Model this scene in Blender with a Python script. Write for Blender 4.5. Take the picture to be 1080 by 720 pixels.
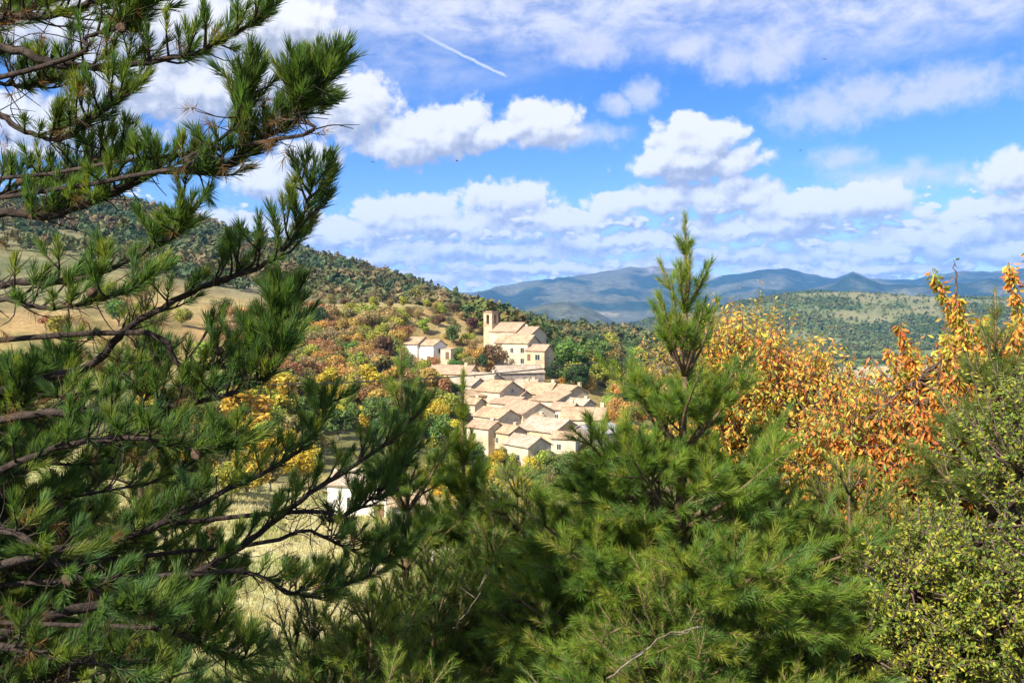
import bpy, math, random
import numpy as np

R = math.radians
for _o in list(bpy.data.objects):
    bpy.data.objects.remove(_o)
sc = bpy.context.scene
COL = sc.collection

# ------------------------------------------------------------------ camera, sky, sun, exposure
F, CX, HY, EYE = 900.0, 540.0, 335.0, 1.7        # focal length in photo pixels, optical axis, horizon row, eye height
cam_d = bpy.data.cameras.new('camera')
cam_d.sensor_width = 36.0
cam_d.lens = 30.0
cam_d.shift_y = -25.0 / 1080.0
cam_d.clip_start = 0.05
cam_d.clip_end = 60000.0
cam = bpy.data.objects.new('camera', cam_d)
COL.objects.link(cam)
cam.location = (0, 0, EYE)
cam.rotation_euler = (R(90), 0, 0)
sc.camera = cam

SUN_EL = R(40)
SUN_AZ = math.atan2(-0.66, -0.74)                # from the left and a little behind the viewer
SUN_V = np.array([math.sin(SUN_AZ) * math.cos(SUN_EL), math.cos(SUN_AZ) * math.cos(SUN_EL), math.sin(SUN_EL)])
sun_d = bpy.data.lights.new('sun', 'SUN')
sun_d.energy = 5.0
sun_d.angle = R(0.53)
sun_d.color = (1.0, 0.92, 0.80)
sun = bpy.data.objects.new('sun', sun_d)
COL.objects.link(sun)
from mathutils import Vector
sun.rotation_euler = Vector(SUN_V).to_track_quat('Z', 'Y').to_euler()
sun.location = (-40, -20, 60)

SKY_STRENGTH = 0.06
HAZE_DENSITY = 5.2e-5
EXPOSURE = 1.2
sc.view_settings.view_transform = 'Standard'
sc.view_settings.look = 'None'
sc.view_settings.gamma = 1.0
sc.view_settings.exposure = EXPOSURE
sc.view_settings.use_curve_mapping = False
sc.render.engine = 'CYCLES'
sc.cycles.max_bounces = 8
sc.cycles.diffuse_bounces = 3
sc.cycles.glossy_bounces = 2
sc.cycles.transmission_bounces = 3
sc.cycles.volume_bounces = 1
sc.cycles.use_denoising = True
sc.cycles.sample_clamp_indirect = 6.0


def px_dir(px, py):
    """Azimuth / elevation of a photo pixel, in units of one hundred pixels at the optical axis."""
    u, v = (px - CX) / F, (HY - py) / F
    az = math.atan(u)
    el = math.atan(v * math.cos(az))
    return az * 9.0, el * 9.0


class NT:
    """Small helper to write node trees."""
    def __init__(self, tree):
        self.t = tree

    def n(self, kind, **kw):
        nd = self.t.nodes.new(kind)
        for k, v in kw.items():
            setattr(nd, k, v)
        return nd

    def put(self, sock, v):
        if hasattr(v, 'is_output') or isinstance(v, bpy.types.NodeSocket):
            self.t.links.new(v, sock)
        else:
            sock.default_value = v

    def math(self, op, a, b=0.0, c=None, clamp=False):
        nd = self.n('ShaderNodeMath', operation=op, use_clamp=clamp)
        self.put(nd.inputs[0], a)
        self.put(nd.inputs[1], b)
        if c is not None:
            self.put(nd.inputs[2], c)
        return nd.outputs[0]

    def vec(self, op, a, b=(0, 0, 0), c=None):
        nd = self.n('ShaderNodeVectorMath', operation=op)
        self.put(nd.inputs[0], a)
        if op != 'LENGTH':
            self.put(nd.inputs[1], b)
        if c is not None:
            self.put(nd.inputs[2], c)
        return nd.outputs['Value'] if op in ('LENGTH', 'DOT_PRODUCT') else nd.outputs[0]

    def step(self, x, a, b, lo=0.0, hi=1.0):
        nd = self.n('ShaderNodeMapRange', interpolation_type='SMOOTHSTEP')
        for s, v in zip(nd.inputs, (x, a, b, lo, hi)):
            self.put(s, v)
        return nd.outputs[0]

    def noise(self, vec, scale, detail=4.0, rough=0.5, out=0, dist=0.0):
        nd = self.n('ShaderNodeTexNoise')
        self.put(nd.inputs['Vector'], vec)
        nd.inputs['Scale'].default_value = scale
        nd.inputs['Detail'].default_value = detail
        nd.inputs['Roughness'].default_value = rough
        nd.inputs['Distortion'].default_value = dist
        return nd.outputs[out]

    def mix(self, f, a, b, blend='MIX'):
        nd = self.n('ShaderNodeMix', data_type='RGBA', blend_type=blend)
        self.put(nd.inputs[0], f)
        self.put(nd.inputs[6], a)
        self.put(nd.inputs[7], b)
        return nd.outputs[2]


# clouds: (px, py, half width, half height) of each heap, as seen from the viewpoint
HEAPS = [
    (732, 172, 72, 19), (732, 152, 50, 28), (698, 170, 36, 18), (756, 146, 30, 22), (728, 134, 26, 16), (770, 172, 34, 15),
    (758, 206, 70, 18), (690, 212, 55, 18), (645, 214, 26, 14),
    (450, 142, 66, 26), (420, 155, 46, 20), (372, 112, 46, 34), (570, 130, 42, 26), (520, 143, 40, 14), (487, 128, 34, 22),
    (283, 190, 44, 24), (328, 162, 34, 18), (215, 92, 120, 38), (140, 22, 160, 50), (300, 22, 55, 34), (60, 130, 90, 26), (26, 156, 60, 9), (110, 70, 80, 40),
    (1062, 180, 40, 19),
    (536, 207, 52, 20), (450, 220, 40, 17), (400, 222, 32, 17), (590, 232, 70, 15), (480, 238, 90, 16), (340, 245, 120, 17), (250, 240, 70, 16),
    (915, 212, 46, 22), (850, 216, 66, 18), (800, 238, 90, 14), (1050, 222, 62, 14), (1000, 250, 90, 15), (930, 262, 100, 12),
    (640, 256, 100, 13), (500, 266, 130, 12), (380, 272, 110, 11), (780, 270, 100, 10), (1075, 268, 50, 12), (600, 284, 150, 8), (900, 282, 120, 7), (450, 292, 110, 7),
]


VEILS = [(624, 52, 44, 20), (680, 99, 26, 17), (653, 108, 22, 12), (868, 118, 60, 26), (915, 98, 50, 26), (975, 104, 70, 20), (882, 170, 34, 15), (950, 186, 80, 14),
         (770, 68, 34, 22), (815, 62, 30, 26), (600, 140, 60, 14), (730, 50, 30, 14), (1000, 90, 70, 24)]


def build_world():
    w = bpy.data.worlds.new('World')
    sc.world = w
    w.use_nodes = True
    t = w.node_tree
    t.nodes.clear()
    # density of the heap clouds over (azimuth, elevation)
    g = bpy.data.node_groups.new('cloud_density', 'ShaderNodeTree')
    g.interface.new_socket('P', in_out='INPUT', socket_type='NodeSocketVector')
    g.interface.new_socket('D', in_out='OUTPUT', socket_type='NodeSocketFloat')
    g.interface.new_socket('V', in_out='OUTPUT', socket_type='NodeSocketFloat')
    k = NT(g)
    gi, go = k.n('NodeGroupInput'), k.n('NodeGroupOutput')
    P = gi.outputs[0]
    n1 = k.noise(P, 2.1, 5.0, 0.62, 1)
    n2 = k.noise(P, 0.9, 2.0, 0.5, 1)
    w1 = k.vec('MULTIPLY', k.vec('SUBTRACT', n1, (0.5, 0.5, 0.5)), (0.46, 0.30, 0))
    w2 = k.vec('MULTIPLY', k.vec('SUBTRACT', n2, (0.5, 0.5, 0.5)), (0.30, 0.10, 0))
    Q = k.vec('ADD', k.vec('ADD', P, w1), w2)
    best = None
    for (px, py, rx, ry) in HEAPS:
        cx, cy = px_dir(px, py)
        sx, sy = 100.0 / (rx * 1.12), 100.0 / (ry * 1.12)
        d = k.vec('LENGTH', k.vec('MULTIPLY_ADD', Q, (sx, sy, 0), (-cx * sx, -cy * sy, 0)))
        best = d if best is None else k.math('SMOOTH_MIN', best, d, 0.12)
    heap = k.math('SUBTRACT', 1.20, best)
    fine = k.noise(P, 6.5, 7.0, 0.66)

    def puffs(v, scale):
        nd = k.n('ShaderNodeTexVoronoi', voronoi_dimensions='2D', feature='SMOOTH_F1')
        k.put(nd.inputs['Vector'], v)
        nd.inputs['Scale'].default_value = scale
        nd.inputs['Smoothness'].default_value = 0.25
        nd.inputs['Detail'].default_value = 1.0
        nd.inputs['Roughness'].default_value = 0.5
        return nd.outputs['Distance']
    soft = k.vec('MULTIPLY_ADD', k.noise(P, 6.0, 3.0, 0.6, 1), (0.10, 0.08, 0), P)
    billow = k.math('SUBTRACT', 0.42, puffs(soft, 4.2))
    heap = k.math('ADD', heap, k.math('MULTIPLY', k.math('SUBTRACT', fine, 0.5), 0.80))
    # rows of small distant heaps towards the horizon
    rows = k.noise(k.vec('MULTIPLY', P, (1.0, 2.5, 1.0)), 3.0, 7.0, 0.6)
    sep = k.n('ShaderNodeSeparateXYZ')
    k.put(sep.inputs[0], P)
    el = sep.outputs[1]
    env = k.math('MULTIPLY', k.step(el, 1.60, 0.95), 0.68)
    heap = k.math('ADD', heap, k.math('MULTIPLY', billow, 0.42))
    billow2 = k.math('SUBTRACT', 0.40, puffs(k.vec('MULTIPLY', soft, (1.0, 1.9, 1.0)), 4.6))
    rows = k.math('ADD', k.math('MULTIPLY', k.math('SUBTRACT', rows, 0.56), 4.6), env)
    rows = k.math('ADD', rows, k.math('MULTIPLY', billow2, 1.5))
    rows = k.math('SUBTRACT', rows, k.step(el, 0.9, 1.9))
    D = k.math('MAXIMUM', heap, rows)
    k.put(go.inputs[0], D)
    vb = None
    for (px, py, rx, ry) in VEILS:
        cx, cy = px_dir(px, py)
        sx, sy = 100.0 / (rx * 1.25), 100.0 / (ry * 1.25)
        d = k.vec('LENGTH', k.vec('MULTIPLY_ADD', Q, (sx, sy, 0), (-cx * sx, -cy * sy, 0)))
        vb = d if vb is None else k.math('MINIMUM', vb, d)
    veil = k.math('ADD', k.math('SUBTRACT', 1.0, vb), k.math('MULTIPLY', k.math('SUBTRACT', fine, 0.5), 1.1))
    k.put(go.inputs[1], veil)

    k = NT(t)
    tc = k.n('ShaderNodeTexCoord')
    sp = k.n('ShaderNodeSeparateXYZ')
    k.put(sp.inputs[0], k.vec('NORMALIZE', tc.outputs['Generated']))
    az = k.math('MULTIPLY', k.math('ARCTAN2', sp.outputs[0], sp.outputs[1]), 9.0)
    el = k.math('MULTIPLY', k.math('ARCSINE', sp.outputs[2]), 9.0)
    cb = k.n('ShaderNodeCombineXYZ')
    k.put(cb.inputs[0], az)
    k.put(cb.inputs[1], el)
    P = cb.outputs[0]

    def dens(v):
        nd = k.n('ShaderNodeGroup')
        nd.node_tree = g
        k.put(nd.inputs[0], v)
        return nd.outputs[0]
    D0 = dens(P)
    V0 = D0.node.outputs[1]
    Dup = k.math('MULTIPLY', k.math('ADD', dens(k.vec('ADD', P, (-0.03, 0.06, 0))), dens(k.vec('ADD', P, (-0.05, 0.25, 0)))), 0.5)
    alpha = k.step(D0, 0.02, 0.40)
    # less cloud above and towards the sun = lit top, more above = grey underside
    lit = k.math('SUBTRACT', k.math('MINIMUM', D0, 1.6), k.math('MINIMUM', Dup, 1.6))
    lit = k.math('ADD', lit, k.math('MULTIPLY', k.math('SUBTRACT', k.noise(P, 4.0, 4.0, 0.6), 0.5), 0.22))
    shade = k.step(lit, -0.46, 0.40)
    ccol = k.mix(shade, (0.46, 0.49, 0.59, 1), (1.12, 1.10, 1.08, 1))
    sky = k.n('ShaderNodeTexSky', sky_type='NISHITA')
    sky.sun_disc = False
    sky.sun_elevation = SUN_EL
    sky.sun_rotation = SUN_AZ
    sky.altitude = 900.0
    sky.air_density = 1.0
    sky.dust_density = 0.3
    sky.ozone_density = 2.0
    hs = k.n('ShaderNodeHueSaturation')
    hs.inputs['Saturation'].default_value = 1.42
    hs.inputs['Hue'].default_value = 0.518
    hs.inputs['Value'].default_value = 1.3
    k.put(hs.inputs['Color'], sky.outputs[0])
    base = hs.outputs[0]
    cs = 1.0 / SKY_STRENGTH * 0.43
    base = k.mix(k.step(el, 1.5, 0.1, 0.0, 0.55), base, (0.40 * cs, 0.62 * cs, 1.0 * cs, 1))
    # thin high veil
    wis = k.noise(k.vec('MULTIPLY', P, (0.42, 1.0, 1.0)), 0.85, 7.0, 0.62, 0, 0.4)
    wis = k.math('ADD', k.math('MULTIPLY', k.math('SUBTRACT', wis, 0.47), 2.6), k.math('MULTIPLY', k.step(el, 2.1, 3.3), 0.95))
    wis = k.math('MULTIPLY', k.step(wis, 0.0, 1.0), k.step(el, 1.6, 2.7))
    fib = k.noise(k.vec('MULTIPLY', P, (0.8, 1.5, 1.0)), 2.6, 7.0, 0.66, 0, 0.3)
    wis = k.math('MULTIPLY', wis, k.step(fib, 0.25, 0.68, 0.25, 0.98))
    base = k.mix(wis, base, (0.88 * cs, 0.90 * cs, 1.02 * cs, 1))
    # contrail: a straight thin streak high up
    a = px_dir(430, 28)
    b = px_dir(536, 82)
    dx, dy = b[0] - a[0], b[1] - a[1]
    ln = math.hypot(dx, dy)
    tx, ty = dx / ln, dy / ln
    rel = k.vec('SUBTRACT', P, (a[0], a[1], 0))
    s = k.math('DIVIDE', k.vec('DOT_PRODUCT', rel, (tx, ty, 0)), ln)
    q = k.math('ABSOLUTE', k.math('ADD', k.vec('DOT_PRODUCT', rel, (-ty, tx, 0)), k.math('MULTIPLY', k.math('SUBTRACT', k.noise(P, 7.0, 3.0), 0.5), 0.03)))
    trail = k.math('MULTIPLY', k.step(q, 0.022, 0.002), k.math('MULTIPLY', k.step(s, 0.0, 0.25), k.step(s, 1.0, 0.94)))
    trail = k.math('MULTIPLY', trail, k.step(s, -0.2, 0.7, 0.45, 0.85))
    base = k.mix(trail, base, (0.85 * cs, 0.92 * cs, 1.05 * cs, 1))
    base = k.mix(k.math('MULTIPLY', k.step(V0, 0.0, 0.9), 0.72), base, (0.92 * cs, 0.91 * cs, 1.0 * cs, 1))
    cc = k.vec('SCALE', ccol)
    cc.node.inputs['Scale'].default_value = cs
    col = k.mix(k.math('MULTIPLY', alpha, 0.96), base, cc)
    # below the horizon the sky texture is black: keep the horizon tone there
    bg = k.n('ShaderNodeBackground')
    k.put(bg.inputs[0], col)
    bg.inputs[1].default_value = SKY_STRENGTH
    out = k.n('ShaderNodeOutputWorld')
    t.links.new(bg.outputs[0], out.inputs[0])
    w.cycles.sampling_method = 'MANUAL'
    w.cycles.sample_map_resolution = 512


build_world()

# ------------------------------------------------------------------ helpers


def at(px, py, Y):
    """The point seen at a photo pixel at depth Y metres."""
    return np.array([(px - CX) / F * Y, Y, EYE - (py - HY) / F * Y])


def unit(v):
    v = np.asarray(v, float)
    n = np.linalg.norm(v, axis=-1, keepdims=True)
    return v / np.maximum(n, 1e-9)


def tag(o, label=None, cat=None, group=None, kind=None):
    if label:
        o['label'] = label
    if cat:
        o['category'] = cat
    if group:
        o['group'] = group
    if kind:
        o['kind'] = kind
    return o


def empty(name, loc, rz=0.0):
    o = bpy.data.objects.new(name, None)
    o.empty_display_size = 0.3
    COL.objects.link(o)
    o.location = tuple(float(c) for c in loc)
    o.rotation_euler = (0, 0, rz)
    return o


def mesh_np(name, V, T, col=None, smooth=False):
    """A mesh from arrays of vertices and triangles, with an optional colour per vertex."""
    V = np.asarray(V, np.float32)
    T = np.asarray(T, np.int32)
    me = bpy.data.meshes.new(name)
    me.vertices.add(len(V))
    me.vertices.foreach_set('co', V.ravel())
    k = T.shape[1]
    me.loops.add(T.size)
    me.loops.foreach_set('vertex_index', T.ravel())
    me.polygons.add(len(T))
    me.polygons.foreach_set('loop_start', np.arange(0, T.size, k, dtype=np.int32))
    me.polygons.foreach_set('loop_total', np.full(len(T), k, np.int32))
    if smooth:
        me.polygons.foreach_set('use_smooth', np.ones(len(T), bool))
    if col is not None:
        c = np.ones((len(V), 4), np.float32)
        c[:, :3] = col
        at_ = me.color_attributes.new('tint', 'FLOAT_COLOR', 'POINT')
        at_.data.foreach_set('color', c.ravel())
    me.update(calc_edges=True)
    return me


def link(name, me, mat, parent=None):
    o = bpy.data.objects.new(name, me)
    if mat is not None and len(me.materials) == 0:
        me.materials.append(mat)
    COL.objects.link(o)
    if parent is not None:
        o.parent = parent
    return o


def hash01(ix, iy, seed):
    h = (ix.astype(np.int64) * 374761393 + iy.astype(np.int64) * 668265263 + seed * 974711) & 0x7fffffff
    h = ((h ^ (h >> 13)) * 1274126177) & 0x7fffffff
    return ((h ^ (h >> 16)) & 0xffff) / 65535.0


def vnoise(x, y, seed=0):
    x = np.asarray(x, float)
    y = np.asarray(y, float)
    ix, iy = np.floor(x), np.floor(y)
    fx, fy = x - ix, y - iy
    fx, fy = fx * fx * (3 - 2 * fx), fy * fy * (3 - 2 * fy)
    a, b = hash01(ix, iy, seed), hash01(ix + 1, iy, seed)
    c, d = hash01(ix, iy + 1, seed), hash01(ix + 1, iy + 1, seed)
    return (a * (1 - fx) + b * fx) * (1 - fy) + (c * (1 - fx) + d * fx) * fy


def fbm(x, y, seed=0, octs=4, ridged=False):
    s, a, tot = 0, 1.0, 0
    for i in range(octs):
        v = vnoise(np.asarray(x) * 2 ** i, np.asarray(y) * 2 ** i, seed + i * 17)
        if ridged:
            v = 1 - np.abs(2 * v - 1)
        s = s + a * v
        tot += a
        a *= 0.5
    return s / tot


def sstep(x, a, b):
    t = np.clip((np.asarray(x, float) - a) / (b - a), 0, 1)
    return t * t * (3 - 2 * t)


class Geo:
    """Collects triangles (tubes, leaves, needles) for one mesh."""
    def __init__(self):
        self.V, self.T, self.C, self.n = [], [], [], 0

    def add(self, V, T, C=None):
        V = np.asarray(V, float)
        self.V.append(V)
        self.T.append(np.asarray(T, np.int64) + self.n)
        self.C.append(np.broadcast_to(np.asarray(C if C is not None else (1, 1, 1), float), (len(V), 3)))
        self.n += len(V)

    def tube(self, pts, rad, sides=6):
        pts = np.asarray(pts, float)
        n = len(pts)
        rad = np.broadcast_to(np.asarray(rad, float), (n,))
        d = np.gradient(pts, axis=0)
        d = unit(d)
        ref = np.array([0.31, 0.17, 0.93]) if abs(d[0][2]) < 0.9 else np.array([0.95, 0.2, 0.1])
        b = unit(np.cross(d, ref))
        c = np.cross(d, b)
        a = np.arange(sides) * 2 * math.pi / sides
        ring = pts[:, None, :] + rad[:, None, None] * (b[:, None, :] * np.cos(a)[None, :, None] + c[:, None, :] * np.sin(a)[None, :, None])
        V = ring.reshape(-1, 3)
        i = np.arange(n - 1)[:, None] * sides
        j = np.arange(sides)[None, :]
        p, q = i + j, i + (j + 1) % sides
        T = np.concatenate([np.stack([p, q, q + sides], -1).reshape(-1, 3), np.stack([p, q + sides, p + sides], -1).reshape(-1, 3)])
        cap = np.array([[0, k + 1, k] for k in range(1, sides - 1)] + [[(n - 1) * sides, (n - 1) * sides + k, (n - 1) * sides + k + 1] for k in range(1, sides - 1)])
        self.add(V, np.concatenate([T, cap]))

    def mesh(self, name, col=True, smooth=False):
        if not self.V:
            return mesh_np(name, np.zeros((3, 3)), np.array([[0, 1, 2]]))
        return mesh_np(name, np.concatenate(self.V), np.concatenate(self.T), np.concatenate(self.C) if col else None, smooth)


# ------------------------------------------------------------------ materials
MATS = {}


def new_mat(name):
    m = bpy.data.materials.new(name)
    m.use_nodes = True
    m.node_tree.nodes.clear()
    MATS[name] = m
    k = NT(m.node_tree)
    out = k.n('ShaderNodeOutputMaterial')
    return m, k, out


def attr(k, name):
    nd = k.n('ShaderNodeAttribute', attribute_name=name)
    return nd.outputs['Color']


def leaf_material(name, translucent, rough, object_tint=False, trans_gain=(1.25, 1.2, 0.6), spec=0.35):
    m, k, out = new_mat(name)
    col = attr(k, 'tint')
    if object_tint:
        oi = k.n('ShaderNodeObjectInfo')
        col = k.mix(1.0, oi.outputs['Color'], col, 'MULTIPLY')
    p = k.n('ShaderNodeBsdfPrincipled')
    k.put(p.inputs['Base Color'], col)
    p.inputs['Roughness'].default_value = rough
    p.inputs['Specular IOR Level'].default_value = spec
    tr = k.n('ShaderNodeBsdfTranslucent')
    k.put(tr.inputs[0], k.mix(1.0, col, (*trans_gain, 1), 'MULTIPLY'))
    mx = k.n('ShaderNodeMixShader')
    mx.inputs[0].default_value = translucent
    k.t.links.new(p.outputs[0], mx.inputs[1])
    k.t.links.new(tr.outputs[0], mx.inputs[2])
    k.t.links.new(mx.outputs[0], out.inputs[0])
    return m


NEEDLE = leaf_material('pine_needles', 0.42, 0.55, trans_gain=(1.5, 1.4, 0.6), spec=0.16)
LEAF = leaf_material('autumn_leaves', 0.48, 0.5, trans_gain=(1.35, 1.2, 0.6), spec=0.25)
FOLIAGE = leaf_material('distant_foliage', 0.28, 0.6, object_tint=True, spec=0.15)
FOREST = leaf_material('far_forest_foliage', 0.2, 0.7, spec=0.1)
GRASS = leaf_material('grass_blades', 0.35, 0.6, spec=0.2)


def rough_material(name, c1, c2, scale, rough=0.85, bump=0.3, coord='Object', c3=None, detail=6.0, stretch=(1, 1, 1), bscale=None):
    m, k, out = new_mat(name)
    tc = k.n('ShaderNodeTexCoord')
    v = k.vec('MULTIPLY', tc.outputs[coord], stretch)
    n1 = k.noise(v, scale, detail, 0.6)
    col = k.mix(k.step(n1, 0.32, 0.68), (*c1, 1), (*c2, 1))
    if c3 is not None:
        n2 = k.noise(v, scale * 0.23, 3.0, 0.6)
        col = k.mix(k.step(n2, 0.5, 0.68), col, (*c3, 1))
    p = k.n('ShaderNodeBsdfPrincipled')
    k.put(p.inputs['Base Color'], col)
    p.inputs['Roughness'].default_value = rough
    p.inputs['Specular IOR Level'].default_value = 0.2
    if bump:
        b = k.n('ShaderNodeBump')
        b.inputs['Strength'].default_value = bump
        b.inputs['Distance'].default_value = 0.03
        k.put(b.inputs['Height'], k.noise(v, bscale or scale * 3, 4.0, 0.65))
        k.t.links.new(b.outputs[0], p.inputs['Normal'])
    k.t.links.new(p.outputs[0], out.inputs[0])
    return m


BARK = rough_material('pine_bark', (0.022, 0.016, 0.013), (0.060, 0.044, 0.035), 22, 0.9, 0.8, c3=(0.08, 0.06, 0.048))
BARK_ORANGE = rough_material('young_pine_bark', (0.11, 0.075, 0.045), (0.22, 0.15, 0.085), 26, 0.85, 0.6)
BARK_CHERRY = rough_material('cherry_bark', (0.06, 0.04, 0.035), (0.16, 0.11, 0.09), 18, 0.7, 0.4)
BARK_GREY = rough_material('grey_bark', (0.10, 0.085, 0.07), (0.24, 0.21, 0.18), 9, 0.9, 0.5)
DEADWOOD = rough_material('dead_pine_wood', (0.13, 0.10, 0.08), (0.26, 0.21, 0.17), 20, 0.85, 0.5)
CONE = rough_material('pine_cone_scales', (0.06, 0.04, 0.03), (0.16, 0.10, 0.06), 60, 0.8, 0.8)


def wall_mat(name, c1, c2, c3):
    return rough_material(name, c1, c2, 1.1, 0.92, 0.7, c3=c3, bscale=5.0)


def roof_mat(name, c1, c2, c3):
    """Canal tiles: rows of half-round tiles running down the slope."""
    m, k, out = new_mat(name)
    tc = k.n('ShaderNodeTexCoord')
    v = tc.outputs['Object']
    n1 = k.noise(v, 2.4, 5.0, 0.7)
    n2 = k.noise(v, 0.55, 3.0, 0.6)
    col = k.mix(k.step(n1, 0.38, 0.62), tuple(x * .8 for x in c1) + (1,), tuple(x * 1.1 for x in c2) + (1,))
    col = k.mix(k.step(n2, 0.45, 0.6), col, (*c3, 1))
    wv = k.n('ShaderNodeTexWave', wave_type='BANDS', bands_direction='X', wave_profile='SIN')
    k.put(wv.inputs['Vector'], v)
    wv.inputs['Scale'].default_value = 1.35
    wv.inputs['Distortion'].default_value = 0.4
    col = k.mix(k.math('MULTIPLY', wv.outputs['Fac'], 0.22), col, tuple(x * 0.62 for x in c1) + (1,))
    p = k.n('ShaderNodeBsdfPrincipled')
    k.put(p.inputs['Base Color'], col)
    p.inputs['Roughness'].default_value = 0.85
    p.inputs['Specular IOR Level'].default_value = 0.2
    b = k.n('ShaderNodeBump')
    b.inputs['Strength'].default_value = 0.5
    b.inputs['Distance'].default_value = 0.06
    k.put(b.inputs['Height'], wv.outputs['Fac'])
    k.t.links.new(b.outputs[0], p.inputs['Normal'])
    k.t.links.new(p.outputs[0], out.inputs[0])
    return m


W_CREAM = wall_mat('cream_render', (0.50, 0.42, 0.28), (0.60, 0.52, 0.37), (0.40, 0.32, 0.21))
W_WHITE = wall_mat('white_render', (0.72, 0.68, 0.60), (0.78, 0.74, 0.66), (0.64, 0.58, 0.48))
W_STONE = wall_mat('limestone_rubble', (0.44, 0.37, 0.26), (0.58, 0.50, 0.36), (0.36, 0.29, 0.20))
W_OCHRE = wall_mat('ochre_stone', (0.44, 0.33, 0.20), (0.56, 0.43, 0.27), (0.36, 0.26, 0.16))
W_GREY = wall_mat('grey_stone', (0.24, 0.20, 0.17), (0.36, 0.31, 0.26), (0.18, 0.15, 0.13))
R_PINK = roof_mat('pink_tiles', (0.362, 0.222, 0.146), (0.471, 0.319, 0.213), (0.308, 0.212, 0.146))
R_TAN = roof_mat('weathered_tiles', (0.351, 0.249, 0.148), (0.451, 0.331, 0.212), (0.284, 0.199, 0.123))
R_PALE = roof_mat('bleached_tiles', (0.362, 0.294, 0.219), (0.438, 0.370, 0.287), (0.302, 0.234, 0.166))
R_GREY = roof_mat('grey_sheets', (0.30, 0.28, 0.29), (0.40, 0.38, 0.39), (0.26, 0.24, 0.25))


def plain(name, c, rough=0.6, spec=0.4, metallic=0.0):
    m, k, out = new_mat(name)
    p = k.n('ShaderNodeBsdfPrincipled')
    tc = k.n('ShaderNodeTexCoord')
    n = k.noise(tc.outputs['Object'], 6.0, 4.0, 0.6)
    k.put(p.inputs['Base Color'], k.mix(n, tuple(x * 0.75 for x in c) + (1,), tuple(min(1, x * 1.2) for x in c) + (1,)))
    p.inputs['Roughness'].default_value = rough
    p.inputs['Specular IOR Level'].default_value = spec
    p.inputs['Metallic'].default_value = metallic
    k.t.links.new(p.outputs[0], out.inputs[0])
    return m


M_GLASS = plain('dark_window_glass', (0.03, 0.035, 0.04), 0.15, 0.6)
M_FRAME = plain('painted_window_frame', (0.55, 0.52, 0.46), 0.6)
M_SHUT = plain('blue_grey_shutter', (0.22, 0.27, 0.36), 0.6)
M_SHUTB = plain('brown_shutter', (0.16, 0.09, 0.05), 0.6)
M_WOOD = plain('weathered_wood', (0.16, 0.11, 0.075), 0.8, 0.2)
M_WHITEWOOD = plain('bleached_post', (0.62, 0.57, 0.48), 0.8, 0.2)
M_CABLE = plain('black_cable', (0.02, 0.02, 0.022), 0.5)
M_BIRD = plain('dark_feathers', (0.02, 0.02, 0.024), 0.7, 0.2)
M_IRON = plain('dark_iron', (0.06, 0.06, 0.065), 0.5, 0.5, 0.6)

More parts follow.
